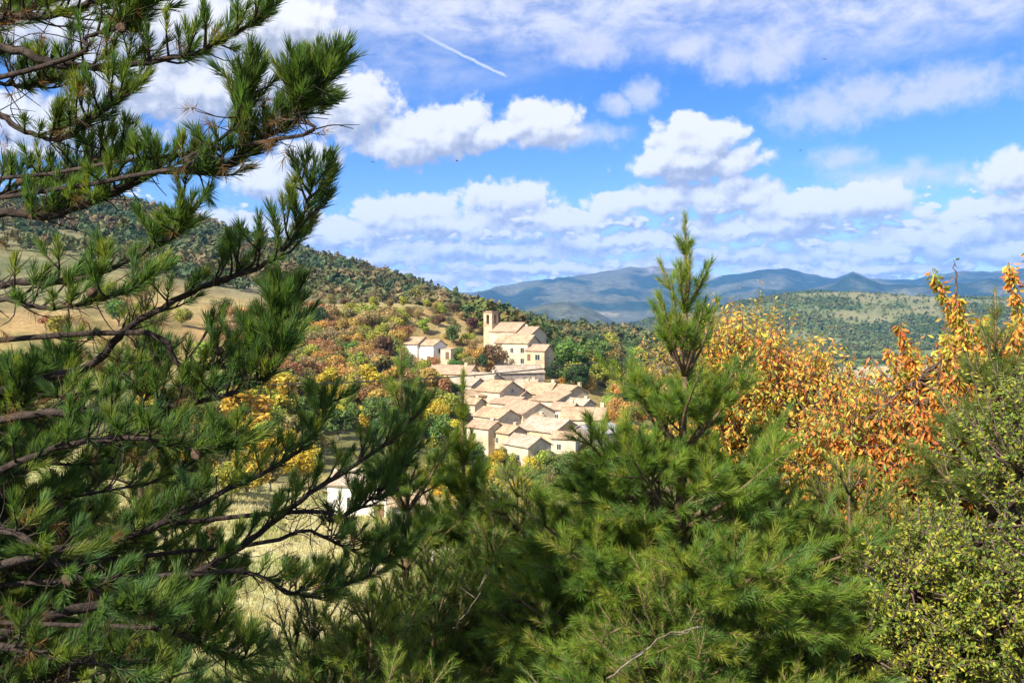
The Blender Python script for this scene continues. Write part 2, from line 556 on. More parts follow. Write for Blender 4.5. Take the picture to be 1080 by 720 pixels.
# ------------------------------------------------------------------ terrain: heights by direction (photo column) and depth
TY = [0, 2, 4, 7, 12, 20, 40, 60, 95, 130, 170, 210, 235, 262, 300, 380, 500, 650, 800, 900, 1000, 1300, 1700, 2000, 2300, 3000, 3800]
NEAR_L = [0, -0.5, -1.9, -3.9, -6.8, -9.6, -13.5]
NEAR_R = [0, -0.5, -1.9, -3.6, -5.4, -6.6, -8.2]
TP = {
    -600: NEAR_L + [-15, -15, -13, -8, 0, 4, 10, 18, 34, 58, 86, 108, 116, 118, 100, 60, 20, -20, -60, -70],
    0:    NEAR_L + [-16, -17, -16, -11, -4, 0, 5, 13, 30, 56, 84, 108, 113, 112, 90, 40, 0, -30, -60, -70],
    120:  NEAR_L + [-16, -17.5, -17, -12, -5, -1, 4, 11, 24, 47, 80, 113, 123, 121, 92, 40, 0, -30, -60, -70],
    200:  NEAR_L + [-16, -18.5, -19, -15, -9, -5, 0, 6, 16, 34, 62, 92, 103, 101, 76, 30, -10, -30, -60, -70],
    300:  NEAR_L + [-16, -20, -22, -18.5, -13, -9, -3.5, 3.5, 9, 22, 46, 68, 71, 66, 40, 0, -30, -40, -60, -70],
    400:  NEAR_L + [-16, -20.5, -23, -20, -14.5, -9.5, -2, 7.8, 6, 14, 30, 43.5, 42, 36, 8, -30, -50, -55, -60, -70],
    450:  NEAR_L + [-16.5, -21, -25, -25, -18, -13, -8, 6.6, 4, 8, 19, 28, 24, 17, -10, -40, -55, -58, -60, -70],
    500:  NEAR_L + [-17, -22, -26, -27, -20.5, -15, -10, 1.5, 2, 2, 8, 9, 5, -4, -25, -50, -58, -60, -60, -70],
    560:  NEAR_L + [-17, -23, -27, -28, -22, -17, -11.5, -7, -9, -10, -3, -4, -12, -20, -40, -55, -58, -60, -62, -72],
    620:  NEAR_L + [-17, -23, -28, -29.5, -24, -20, -17, -16, -19, -17, -9, -13, -24, -35, -52, -60, -62, -62, -64, -74],
    680:  NEAR_R + [-12, -20, -27, -30, -28, -26, -24, -22, -24, -20, -10.5, -24, -40, -50, -56, -60, -40, 2, -40, -74],
    760:  NEAR_R + [-12, -18, -25, -30, -32, -33, -34, -35, -38, -42, -46, -52, -55, -56, -57, -56, -10, 36, -30, -74],
    820:  NEAR_R + [-12, -18, -25, -30, -33, -35, -36, -38, -42, -46, -50, -53, -55, -56, -57, -48, 14, 70, -10, -74],
    880:  NEAR_R + [-12, -18, -25, -30, -34, -36, -37, -39, -43, -47, -51, -54, -56, -56, -57, -46, 22, 79, 0, -74],
    940:  NEAR_R + [-12, -18, -25, -30, -34, -36, -37, -39, -43, -47, -51, -54, -56, -56, -57, -47, 16, 70, 0, -74],
    1010: NEAR_R + [-12, -18, -25, -30, -34, -36, -37, -39, -43, -47, -51, -54, -56, -56, -57, -48, 10, 60, 0, -74],
    1080: NEAR_R + [-12, -18, -25, -30, -34, -36, -37, -39, -43, -47, -51, -54, -56, -56, -57, -48, 8, 52, 0, -74],
    1700: NEAR_R + [-12, -18, -25, -30, -34, -36, -37, -39, -43, -47, -51, -54, -56, -56, -57, -48, 8, 52, 0, -74],
}
GPX = np.arange(-600, 1701, 10.0)
GT = np.linspace(math.log(6.0), math.log(3806.0), 420)      # log(Y + 6)


def build_height_grid():
    keys = sorted(TP)
    gy = np.exp(GT) - 6.0
    cols = np.array([np.interp(gy, TY, TP[kx]) for kx in keys])
    H = np.array([np.interp(GPX, keys, cols[:, i]) for i in range(len(gy))]).T
    ker = np.array([1, 4, 6, 4, 1], float) / 16
    for _ in range(3):
        Hp = np.pad(H, ((2, 2), (0, 0)), 'edge')
        H = sum(ker[i] * Hp[i:i + H.shape[0]] for i in range(5))
    for _ in range(2):
        Hp = np.pad(H, ((0, 0), (2, 2)), 'edge')
        H = sum(ker[i] * Hp[:, i:i + H.shape[1]] for i in range(5))
    return H


HG = build_height_grid()


def ground(x, y):
    """Height of the ground, metres."""
    x = np.asarray(x, float)
    y = np.asarray(y, float)
    r = np.hypot(x, y)
    Y = np.maximum(y, 0.42 * r)
    px = np.clip(CX + F * x / np.maximum(Y, 1e-6), -600, 1700)
    a = np.clip((px + 600) / 10.0, 0, len(GPX) - 1.001)
    b = np.clip((np.log(np.clip(Y, 0, 3800) + 6) - GT[0]) / (GT[1] - GT[0]), 0, len(GT) - 1.001)
    i, j = a.astype(int), b.astype(int)
    fa, fb = a - i, b - j
    z = (HG[i, j] * (1 - fa) + HG[i + 1, j] * fa) * (1 - fb) + (HG[i, j + 1] * (1 - fa) + HG[i + 1, j + 1] * fa) * fb
    amp = np.clip((Y - 60) / 500, 0, 1)
    z = z + (fbm(x / 60, y / 60, 3, 4) - 0.5) * 9 * amp * sstep(Y, 250, 700) + (fbm(x / 14, y / 14, 5, 3) - 0.5) * 1.6 * sstep(Y, 40, 200)
    z = z + (fbm(x / 2.5, y / 2.5, 9, 3) - 0.5) * 0.25
    return z


CREST = [(-600, 300), (300, 318), (400, 312), (440, 317), (476, 305), (500, 309), (540, 300), (575, 294), (620, 291), (660, 282), (690, 279),
         (720, 286), (738, 299), (762, 291), (800, 284), (830, 283), (850, 289), (868, 293), (882, 292), (900, 287), (918, 294), (940, 295),
         (990, 290), (1040, 285), (1080, 282), (1200, 290), (1700, 300)]
MID = [(-600, 352), (560, 352), (620, 338), (655, 324), (690, 316), (725, 324), (760, 316), (800, 306), (840, 309), (868, 300), (900, 288), (930, 300), (985, 303), (1040, 294), (1080, 297), (1200, 302), (1700, 306)]
SPUR = [(-600, 352), (480, 352), (540, 328), (570, 322), (600, 318), (625, 326), (650, 340), (690, 352), (1700, 352)]


def mountain_z(px, Y, x, y):
    c = EYE + (HY - np.interp(px, [a for a, b in CREST], [b for a, b in CREST])) / F * 9800.0
    s = EYE + (HY - np.interp(px, [a for a, b in SPUR], [b for a, b in SPUR])) / F * 4600.0
    c = c + (fbm(px / 22, px * 0 + 3.3, 25, 4) - 0.5) * 85
    m7 = EYE + (HY - np.interp(px, [a for a, b in MID], [b for a, b in MID])) / F * 7000.0 + (fbm(px / 18, px * 0 + 1.3, 27, 4) - 0.5) * 60
    t = np.clip((Y - 5200) / 4600, 0, 1)
    back = sstep(Y, 9800, 13500)
    rid = fbm(x / 1500, y / 1900, 21, 5, True)
    base = -85 + (c + 85) * (0.35 * t + 0.65 * t * t)
    z = base * (1 - back) - 100 * back
    z = z + (rid - 0.55) * 900 * t * (1 - t) * 2.0
    z = z + (fbm(x / 300, y / 300, 31, 4) - 0.5) * 60 * np.clip(t * 3, 0, 1) * (1 - 0.6 * t)
    sp = np.exp(-((Y - 4600) / 520.0) ** 2) * (s + 90)
    z2 = -90 + sp + (fbm(x / 220, y / 220, 41, 4) - 0.5) * 40 * np.exp(-((Y - 4600) / 700.0) ** 2)
    z3 = -90 + (m7 + 90) * np.exp(-np.abs((Y - 7000 - 500 * (fbm(x / 900, Y / 900, 45, 3) - .5)) / 900.0) ** 1.4) + (fbm(x / 420, Y / 420, 47, 4, True) - 0.55) * 160 * np.exp(-((Y - 6700) / 900.0) ** 2) * (1 - np.exp(-((Y - 7000) / 250.0) ** 2))
    return np.maximum(np.maximum(z, z3), z2)


def mixc(a, b, t):
    t = np.asarray(t)[..., None]
    return np.asarray(a) * (1 - t) + np.asarray(b) * t


def cover(x, y, z):
    """Land cover colour: straw meadow, tan knoll, scrub, woods, fields."""
    Y = np.maximum(y, 0.42 * np.hypot(x, y))
    px = CX + F * x / Y
    n = fbm(x / 40, y / 40, 51, 4)
    m = fbm(x / 9, y / 9, 61, 4)
    c = np.zeros(x.shape + (3,)) + np.array([0.075, 0.07, 0.032])
    straw = mixc([0.44, 0.39, 0.20], [0.27, 0.28, 0.11], sstep(m, 0.45, 0.68))
    c = mixc(c, straw, sstep(Y, 22, 45) * (1 - sstep(px, 560, 640)))
    under = mixc([0.24, 0.20, 0.07], [0.13, 0.13, 0.05], sstep(m, 0.35, 0.65))
    c = mixc(c, under, sstep(Y, 100, 125))
    tan = mixc([0.30, 0.20, 0.085], [0.17, 0.13, 0.05], sstep(m, 0.42, 0.62))
    tan = mixc(tan, [0.29, 0.23, 0.10], sstep(Y, 268, 285) * sstep(fbm(x / 20, y / 20, 66, 3), .42, .55))
    c = mixc(c, tan, sstep(Y, 190, 240) * (1 - sstep(px, 600, 640)))
    scrub = mixc([0.17, 0.155, 0.085], [0.09, 0.10, 0.045], sstep(n, 0.42, 0.60))
    c = mixc(c, scrub, sstep(Y, 330, 400))
    tanleft = mixc([0.165, 0.155, 0.075], [0.10, 0.11, 0.048], sstep(fbm(x / 14, y / 14, 71, 3), 0.5, 0.7))
    c = mixc(c, tanleft, sstep(Y, 230, 290) * (1 - sstep(Y, 470, 560)) * (1 - sstep(px, 95, 150)))
    woods = mixc([0.045, 0.062, 0.025], [0.12, 0.095, 0.05], sstep(n, 0.48, 0.64))
    c = mixc(c, woods, sstep(Y, 540, 640) * sstep(px, -800, -700))
    right = sstep(px, 690, 740)
    valley = mixc([0.13, 0.17, 0.06], [0.075, 0.11, 0.04], sstep(fbm(x / 110, y / 110, 81, 4), 0.42, 0.6))
    c = mixc(c, valley, right * sstep(Y, 250, 420))
    # ploughed and stubble fields on the valley floor
    fld = right * sstep(Y, 640, 660) * (1 - sstep(Y, 1010, 1040)) * sstep(px, 820, 850)
    cell = hash01(np.floor(px / 70), np.floor(Y / 90), 5)
    fcol = mixc([0.46, 0.37, 0.23], [0.33, 0.30, 0.15], cell)
    c = mixc(c, fcol, fld * (cell > 0.25))
    hill = mixc([0.085, 0.125, 0.042], [0.19, 0.18, 0.085], sstep(fbm(x / 200, y / 160, 91, 5), 0.50, 0.64))
    c = mixc(c, hill, right * sstep(Y, 1500, 1650))
    return np.clip(c * (0.85 + 0.3 * fbm(x / 3, y / 3, 95, 2)[..., None]), 0, 1)


def ground_mat():
    m, k, out = new_mat('land')
    geo = k.n('ShaderNodeNewGeometry')
    P = geo.outputs['Position']
    col = attr(k, 'tint')
    n = k.noise(P, 1.3, 6.0, 0.65)
    n2 = k.noise(P, 0.11, 6.0, 0.65)
    v = k.math('MULTIPLY', k.step(n, 0.2, 0.8, 0.62, 1.35), k.step(n2, 0.25, 0.75, 0.72, 1.25))
    vv = k.vec('SCALE', col)
    k.put(vv.node.inputs['Scale'], v)
    p = k.n('ShaderNodeBsdfPrincipled')
    k.put(p.inputs['Base Color'], vv)
    p.inputs['Roughness'].default_value = 0.95
    p.inputs['Specular IOR Level'].default_value = 0.08
    b = k.n('ShaderNodeBump')
    b.inputs['Strength'].default_value = 0.8
    b.inputs['Distance'].default_value = 0.35
    k.put(b.inputs['Height'], n)
    k.t.links.new(b.outputs[0], p.inputs['Normal'])
    k.t.links.new(p.outputs[0], out.inputs[0])
    return m


def mountain_mat():
    m, k, out = new_mat('mountain_land')
    geo = k.n('ShaderNodeNewGeometry')
    P = geo.outputs['Position']
    col = attr(k, 'tint')
    n = k.noise(P, 0.02, 8.0, 0.7)
    v = k.step(n, 0.25, 0.75, 0.55, 1.45)
    vv = k.vec('SCALE', col)
    k.put(vv.node.inputs['Scale'], v)
    p = k.n('ShaderNodeBsdfPrincipled')
    k.put(p.inputs['Base Color'], vv)
    p.inputs['Roughness'].default_value = 1.0
    p.inputs['Specular IOR Level'].default_value = 0.0
    b = k.n('ShaderNodeBump')
    b.inputs['Strength'].default_value = 0.9
    b.inputs['Distance'].default_value = 22.0
    k.put(b.inputs['Height'], k.noise(P, 0.012, 8.0, 0.7))
    k.t.links.new(b.outputs[0], p.inputs['Normal'])
    k.t.links.new(p.outputs[0], out.inputs[0])
    return m


LAND = ground_mat()


def grid_faces(nr, nc, wrap=False):
    i = np.arange(nr - 1)[:, None] * nc
    j = np.arange(nc if wrap else nc - 1)[None, :]
    a, b = i + j, i + (j + 1) % nc
    return np.stack([a, b, b + nc, a + nc], -1).reshape(-1, 4)


def build_terrain():
    th = np.concatenate([np.linspace(-180, -62, 50), np.linspace(-60, -36, 40), np.arange(-35, 35.01, 0.125), np.linspace(36, 60, 40), np.linspace(62, 178, 50)])
    th = np.radians(th)
    rr = np.concatenate([[0.05], np.geomspace(0.7, 3900, 330)])
    A, B = np.meshgrid(th, rr)
    x, y = np.sin(A) * B, np.cos(A) * B
    f = np.cos(np.clip(A, -1.0, 1.0))
    x, y = x / f, y / f                        # rows at equal depth inside the view
    z = ground(x, y)
    col = cover(x, y, z)
    V = np.stack([x, y, z], -1).reshape(-1, 3)
    me = mesh_np('terrain', V, grid_faces(len(rr), len(th), True)[:, ::-1], col.reshape(-1, 3), True)
    o = link('terrain', me, LAND)
    tag(o, 'hillside, village slope and valley floor covered in straw grass and scrub', 'terrain', kind='structure')


def build_mountains():
    px = np.arange(-700, 1800, 2.5)
    Y = np.concatenate([np.linspace(3500, 5600, 60), np.linspace(5650, 9800, 120), np.linspace(9900, 14000, 24)])
    A, B = np.meshgrid(px, Y)
    x = (A - CX) / F * B
    z = mountain_z(A, B, x, B)
    t = np.clip((B - 5000) / 4800, 0, 1)
    n = fbm(x / 500, B / 500, 101, 5)
    c = mixc([0.020, 0.042, 0.024], [0.092, 0.10, 0.060], sstep(n, 0.45, 0.62))
    # bare limestone near the summits and pale fields on the lower slopes
    rock = sstep(t, 0.80, 0.95) * sstep(fbm(x / 260, B / 260, 111, 4), 0.5, 0.6) * sstep(A, 640, 660) * (1 - sstep(A, 745, 770))
    c = mixc(c, [0.24, 0.21, 0.20], rock)
    fields = sstep(fbm(x / 330, B / 330, 121, 4), 0.56, 0.62) * (1 - sstep(t, 0.15, 0.38)) * sstep(B, 5000, 5300)
    c = mixc(c, [0.36, 0.30, 0.20], fields * 0.8)
    V = np.stack([x, B, z], -1).reshape(-1, 3)
    me = mesh_np('mountains', V, grid_faces(len(Y), len(px)), c.reshape(-1, 3), True)
    tag(link('mountains', me, mountain_mat()), 'long wooded limestone mountain range beyond the valley', 'mountains', kind='structure')


build_terrain()
build_mountains()


def build_haze():
    x0, x1, y0, y1, z0, z1 = -14000, 20000, -600, 15000, -140, 1150
    V = [(x0, y0, z0), (x1, y0, z0), (x1, y1, z0), (x0, y1, z0), (x0, y0, z1), (x1, y0, z1), (x1, y1, z1), (x0, y1, z1)]
    Q = [(0, 3, 2, 1), (4, 5, 6, 7), (0, 1, 5, 4), (1, 2, 6, 5), (2, 3, 7, 6), (3, 0, 4, 7)]
    m, k, out = new_mat('valley_haze')
    pv = k.n('ShaderNodeVolumePrincipled')
    pv.inputs['Color'].default_value = (0.17, 0.43, 1.0, 1)
    pv.inputs['Density'].default_value = HAZE_DENSITY
    pv.inputs['Anisotropy'].default_value = 0.0
    k.t.links.new(pv.outputs[0], out.inputs['Volume'])
    o = link('haze', mesh_np('haze', V, np.array(Q)), m)
    tag(o, 'pale blue air haze over the valley', 'haze', kind='stuff')


build_haze()


def hit(px, py, y0=100.0, y1=900.0):
    """The nearest ground point seen at a photo pixel between two depths."""
    Y = np.geomspace(y0, y1, 400)
    x = (px - CX) / F * Y
    z = ground(x, Y)
    row = HY - (z - EYE) * F / Y
    ok = np.nonzero(row <= py)[0]
    i = ok[0] if len(ok) else len(Y) - 1
    return np.array([x[i], Y[i], z[i]])


# ------------------------------------------------------------------ buildings
def box_v(x0, x1, y0, y1, z0, z1):
    V = [(x0, y0, z0), (x1, y0, z0), (x1, y1, z0), (x0, y1, z0), (x0, y0, z1), (x1, y0, z1), (x1, y1, z1), (x0, y1, z1)]
    Q = [(0, 3, 2, 1), (4, 5, 6, 7), (0, 1, 5, 4), (1, 2, 6, 5), (2, 3, 7, 6), (3, 0, 4, 7)]
    return V, Q


def poly_mesh(name, chunks):
    V, Q = [], []
    for v, q in chunks:
        n = len(V)
        V += [tuple(p) for p in v]
        Q += [tuple(i + n for i in f) for f in q]
    me = bpy.data.meshes.new(name)
    me.from_pydata(V, [], Q)
    me.update()
    return me


def box(name, parent, mat, *dims):
    chunks = [box_v(*d) for d in (dims if isinstance(dims[0], (tuple, list)) else [dims])]
    return link(name, poly_mesh(name, chunks), mat, parent)


def slab(a, b, c, d, th):
    """A roof slope from four corners, with a thickness below it."""
    a, b, c, d = [np.asarray(p, float) for p in (a, b, c, d)]
    n = unit(np.cross(b - a, d - a)) * th
    V = [a, b, c, d, a - n, b - n, c - n, d - n]
    return V, [(0, 1, 2, 3), (7, 6, 5, 4), (0, 4, 5, 1), (1, 5, 6, 2), (2, 6, 7, 3), (3, 7, 4, 0)]


def opening(root, side, u, z, w, h, L, W, kind='window', shutter=None):
    """A window or door on a wall: frame, dark pane, sill and shutters, standing proud of the wall."""
    def xf(x0, x1, d0, d1, z0, z1):
        if side == 'front':
            return (u + x0, u + x1, -W / 2 - d1, -W / 2 - d0, z + z0, z + z1)
        if side == 'right':
            return (L / 2 + d0, L / 2 + d1, u + x0, u + x1, z + z0, z + z1)
        return (-L / 2 - d1, -L / 2 - d0, u + x0, u + x1, z + z0, z + z1)
    t = 0.09
    fr = box(kind, root, M_FRAME if kind == 'window' else M_WOOD,
             xf(-w / 2 - t, -w / 2, -0.05, 0.07, -t, h + t), xf(w / 2, w / 2 + t, -0.05, 0.07, -t, h + t),
             xf(-w / 2, w / 2, -0.05, 0.07, h, h + t), xf(-w / 2, w / 2, -0.05, 0.07, -t, 0), xf(-0.03, 0.03, -0.02, 0.06, 0, h))
    box('pane' if kind == 'window' else 'door_panel', fr, M_GLASS if kind == 'window' else M_SHUTB, xf(-w / 2 - 0.01, w / 2 + 0.01, -0.04, 0.03, -0.01, h + 0.01))
    if kind == 'window':
        box('sill', fr, M_FRAME, xf(-w / 2 - 0.15, w / 2 + 0.15, -0.05, 0.14, -t - 0.08, -t - 0.003))
    if shutter is not None:
        for s in (-1, 1):
            c = s * (w / 2 + t + w / 4 + 0.03)
            box('shutter', fr, shutter, xf(c - w / 4, c + w / 4, -0.02, 0.05, -0.03, h + 0.03))


def house(px, py, Y, L, W, H, rise, yaw, wall, roof, name, label, cat='house', group=None, style='gable', wins=(), chims=(), drop=5.0, over=0.35):
    """A rural house whose front eave line is seen at photo row py; the ridge runs along local X."""
    p = at(px, py, Y)
    rz = R(yaw)
    root = empty(name, (p[0], p[1], p[2] - H), rz)
    tag(root, label, cat, group)
    l, w = L / 2, W / 2
    wallV = [(-l, -w, -drop), (l, -w, -drop), (l, w, -drop), (-l, w, -drop), (-l, -w, H), (l, -w, H), (l, w, H), (-l, w, H)]
    wq = [(0, 1, 5, 4), (2, 3, 7, 6)]
    o, th = over, 0.16
    if style == 'gable':
        wallV += [(-l, 0, H + rise), (l, 0, H + rise)]
        wq += [(1, 2, 6, 9, 5), (3, 0, 4, 8, 7)]
        k = rise / w
        zt = H + rise + 0.19
        e = w + o
        s1 = slab((-l - o, -e, zt - e * k), (l + o, -e, zt - e * k), (l + o, 0, zt), (-l - o, 0, zt), th)
        s2 = slab((l + o, e, zt - e * k), (-l - o, e, zt - e * k), (-l - o, 0.004, zt), (l + o, 0.004, zt), th)
        ridge = box_v(-l - o - 0.02, l + o + 0.02, -0.13, 0.13, zt - 0.09, zt + 0.07)
        slabs = [s1, s2, ridge]
    elif style == 'mono':
        wallV[6] = (l, w, H + rise)
        wallV[7] = (-l, w, H + rise)
        wq += [(1, 2, 6, 5), (3, 0, 4, 7)]
        k = rise / W
        zt = H + 0.19
        slabs = [slab((-l - o, -w - o, zt - o * k), (l + o, -w - o, zt - o * k), (l + o, w + o, zt + rise + o * k), (-l - o, w + o, zt + rise + o * k), th)]
    elif style == 'pyramid':
        e = w + o
        f = l + o
        zt = H + 0.15
        ap = (0, 0, zt + rise)
        V = [(-f, -e, zt), (f, -e, zt), (f, e, zt), (-f, e, zt), ap, (-f, -e, zt - th), (f, -e, zt - th), (f, e, zt - th), (-f, e, zt - th)]
        slabs = [(V, [(0, 1, 4), (1, 2, 4), (2, 3, 4), (3, 0, 4), (0, 5, 6, 1), (1, 6, 7, 2), (2, 7, 8, 3), (3, 8, 5, 0), (5, 8, 7, 6)])]
        wq += [(1, 2, 6, 5), (3, 0, 4, 7), (4, 5, 6, 7)]
    link('wall', poly_mesh('wall', [(wallV, wq)]), wall, root)
    rf = link('roof', poly_mesh('roof', slabs), roof, root)
    for (cx, cy, ch) in chims:
        base = H + rise * (1 - abs(cy) / w) if style == 'gable' else H + rise * (cy + w) / W
        c = box('chimney', rf, wall, (cx - 0.38, cx + 0.38, cy - 0.3, cy + 0.3, base - 0.6, base + ch), (cx - 0.46, cx + 0.46, cy - 0.38, cy + 0.38, base + ch + 0.003, base + ch + 0.12))
    for wd in wins:
        opening(root, wd[0], wd[1], wd[2], wd[3], wd[4], L, W, wd[5] if len(wd) > 5 and isinstance(wd[5], str) else 'window', wd[6] if len(wd) > 6 else None)
    return root


VG = 'stone houses of the hill village'
# the church: bell tower, nave with a lower choir, and the houses built against it
church = house(539, 349.5, 266, 10.0, 9.0, 8.0, 2.7, -36, W_CREAM, R_PINK, 'church', 'cream stone church with a square bell tower and pink tiled nave roof', 'church', drop=7)


def church_tower():
    L, W, H = 3.3, 3.3, 14.0
    x0, y0 = -6.2, -2.2
    V = []
    hs = [(-1.65, 1.65)]
    tw = link('tower', poly_mesh('tower', [
        box_v(x0 - 1.65, x0 + 1.65, y0 - 1.65, y0 + 1.65, -6, 10.3),
        box_v(x0 - 1.65, x0 - 0.55, y0 - 1.65, y0 - 0.55, 10.303, 13.2), box_v(x0 + 0.55, x0 + 1.65, y0 - 1.65, y0 - 0.55, 10.303, 13.2),
        box_v(x0 - 1.65, x0 - 0.55, y0 + 0.55, y0 + 1.65, 10.303, 13.2), box_v(x0 + 0.55, x0 + 1.65, y0 + 0.55, y0 + 1.65, 10.303, 13.2),
        box_v(x0 - 1.65, x0 + 1.65, y0 - 1.65, y0 + 1.65, 13.203, 13.9)]), W_OCHRE, church)
    box('tower_roof', tw, R_PINK, (x0 - 1.85, x0 + 1.85, y0 - 1.85, y0 + 1.85, 13.903, 14.15), (x0 - 1.2, x0 + 1.2, y0 - 1.2, y0 + 1.2, 14.153, 14.4))
    g = Geo()
    prof = [(0.0, 0.0), (0.42, 0.02), (0.38, 0.15), (0.27, 0.5), (0.2, 0.72), (0.05, 0.8)]
    g.tube([(x0, y0, 11.3 + h) for r, h in prof], [max(r, 0.01) for r, h in prof], 12)
    link('bell', g.mesh('bell', False), M_IRON, tw)
    box('cornice', tw, W_CREAM, (x0 - 1.75, x0 + 1.75, y0 - 1.75, y0 + 1.75, 10.05, 10.25))


church_tower()
house(559, 352.5, 261, 6.4, 8.6, 8.0, 2.2, -36, W_CREAM, R_PINK, 'village_house', 'cream house with a pink roof joined to the right end of the church nave', 'house', VG, chims=[(-1.5, 0.5, 1.0)])
house(545.5, 361.5, 253, 11.5, 7.0, 6.0, 2.2, -33, W_CREAM, R_TAN, 'village_house', 'long tan-roofed presbytery in front of the church with two tall stone windows', 'house', VG,
      wins=[('front', 4.0, 3.2, 1.2, 1.5), ('front', 4.0, 0.1, 1.2, 1.5), ('front', 0.4, 3.2, 1.0, 1.4), ('right', 0.0, 4.6, 0.7, 0.9)])
house(569, 369.5, 247, 6.4, 5.2, 4.2, 1.6, -33, W_OCHRE, R_PINK, 'village_house', 'small annex with a pink roof and two dark openings below the church', 'house', VG,
      wins=[('front', -2.0, 1.4, 0.9, 1.7, 'door'), ('front', 0.9, 1.5, 1.5, 1.6), ('right', -0.4, 1.6, 0.6, 0.9)])
# the villa to the left
villa = house(434, 362.5, 252, 9.0, 7.6, 5.4, 1.9, -28, W_WHITE, R_TAN, 'village_house', 'white villa with blue grey shutters and a terrace standing apart left of the church', 'villa', None,
              wins=[('front', -2.2, 2.9, 0.9, 1.4, 'window', M_SHUT), ('front', 0.6, 2.9, 0.9, 1.4, 'window', M_SHUT), ('front', -2.0, -0.1, 1.0, 2.0, 'door'), ('front', 2.6, 0.4, 0.9, 1.1)], chims=[(-2.5, 0.8, 0.9)])
house(456, 364, 248, 6.0, 5.6, 5.0, 1.5, -38, W_WHITE, R_TAN, 'village_house', 'low gabled wing with one dark upper window against the white villa', 'house', None,
      wins=[('right', 0.0, 2.9, 1.3, 1.2), ('front', 1.2, -0.2, 1.1, 2.1, 'door'), ('front', -1.4, 0.2, 0.8, 1.2)])
terr = empty('terrace', at(416, 378, 251), R(-28))
tag(terr, 'pale raised terrace with a railing on the left side of the villa', 'terrace')
box('slab', terr, W_WHITE, (-2.4, 2.4, -2.0, 2.0, 0.8, 1.1))
box('wall', terr, W_STONE, (-2.2, 2.2, -1.8, 1.8, -4, 0.797))
box('railing', terr, M_FRAME, *([(-2.3 + i * 0.5, -2.25 + i * 0.5, -1.95, -1.9, 1.103, 2.0) for i in range(10)] + [(-2.4, 2.4, -1.98, -1.88, 2.003, 2.08)]))
house(472, 368.5, 246, 3.2, 2.6, 2.6, 0.25, -20, W_CREAM, R_PALE, 'garden_shed', 'small flat cream garden shed right of the villa', 'shed', None, 'mono', over=0.1, wins=[('front', 0.5, 0.0, 0.9, 1.9, 'door')], drop=3)

# the village below, from back to front
house(478, 393.5, 236, 12.5, 8.0, 4.4, 2.1, -20, W_CREAM, R_PINK, 'village_house', 'long low house with a faded pink roof below the villa', 'house', VG, wins=[('front', 3.5, 1.6, 1.0, 1.3), ('front', -0.5, 1.6, 1.0, 1.3)], chims=[(4.0, -0.2, 0.9)])
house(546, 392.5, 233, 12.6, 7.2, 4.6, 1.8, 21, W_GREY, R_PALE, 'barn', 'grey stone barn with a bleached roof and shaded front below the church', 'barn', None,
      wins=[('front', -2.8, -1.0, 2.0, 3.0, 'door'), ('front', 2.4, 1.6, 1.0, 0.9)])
house(489, 405, 217, 9.4, 7.6, 7.2, 1.5, -30, W_CREAM, R_PALE, 'village_house', 'tall cream house with a whitish roof at the left end of the village', 'house', VG,
      wins=[('front', -2.6, 4.2, 0.9, 1.4, 'window', M_SHUTB), ('front', 0.4, 4.2, 0.9, 1.4, 'window', M_SHUTB), ('front', 2.8, 1.2, 0.9, 1.4), ('right', -1.4, 4.0, 0.8, 1.2)], chims=[(2.6, 0.6, 0.9)])
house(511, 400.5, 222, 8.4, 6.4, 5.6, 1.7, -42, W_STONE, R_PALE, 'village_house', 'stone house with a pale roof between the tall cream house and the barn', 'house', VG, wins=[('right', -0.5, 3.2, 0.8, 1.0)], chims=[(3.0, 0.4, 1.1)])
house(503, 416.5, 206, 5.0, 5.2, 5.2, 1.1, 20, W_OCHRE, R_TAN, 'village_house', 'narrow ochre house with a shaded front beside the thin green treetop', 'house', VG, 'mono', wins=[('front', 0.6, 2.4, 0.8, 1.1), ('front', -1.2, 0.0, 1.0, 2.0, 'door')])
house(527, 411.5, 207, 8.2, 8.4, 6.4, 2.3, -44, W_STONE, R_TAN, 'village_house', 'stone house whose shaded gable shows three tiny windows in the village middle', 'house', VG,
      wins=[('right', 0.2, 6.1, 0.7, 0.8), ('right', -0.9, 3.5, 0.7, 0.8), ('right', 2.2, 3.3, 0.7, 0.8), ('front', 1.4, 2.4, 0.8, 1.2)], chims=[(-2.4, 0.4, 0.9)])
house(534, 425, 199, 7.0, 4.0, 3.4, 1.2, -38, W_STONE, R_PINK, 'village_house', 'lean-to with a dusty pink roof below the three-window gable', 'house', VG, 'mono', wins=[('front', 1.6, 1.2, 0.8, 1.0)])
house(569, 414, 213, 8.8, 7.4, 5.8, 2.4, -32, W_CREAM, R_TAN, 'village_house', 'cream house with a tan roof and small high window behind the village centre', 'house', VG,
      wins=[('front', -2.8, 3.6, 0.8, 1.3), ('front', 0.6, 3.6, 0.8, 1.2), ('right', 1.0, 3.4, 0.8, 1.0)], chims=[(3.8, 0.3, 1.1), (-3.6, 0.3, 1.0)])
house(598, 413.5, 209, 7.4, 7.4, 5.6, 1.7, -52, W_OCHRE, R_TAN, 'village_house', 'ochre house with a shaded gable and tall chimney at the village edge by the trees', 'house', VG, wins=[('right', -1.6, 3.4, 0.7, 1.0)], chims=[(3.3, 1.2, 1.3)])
house(580, 421.5, 203, 7.2, 6.6, 4.4, 1.5, -36, W_CREAM, R_TAN, 'village_house', 'low cream house with a broad tan roof facing left in the village centre', 'house', VG, 'mono', wins=[('front', -1.5, 2.0, 0.8, 1.0)])
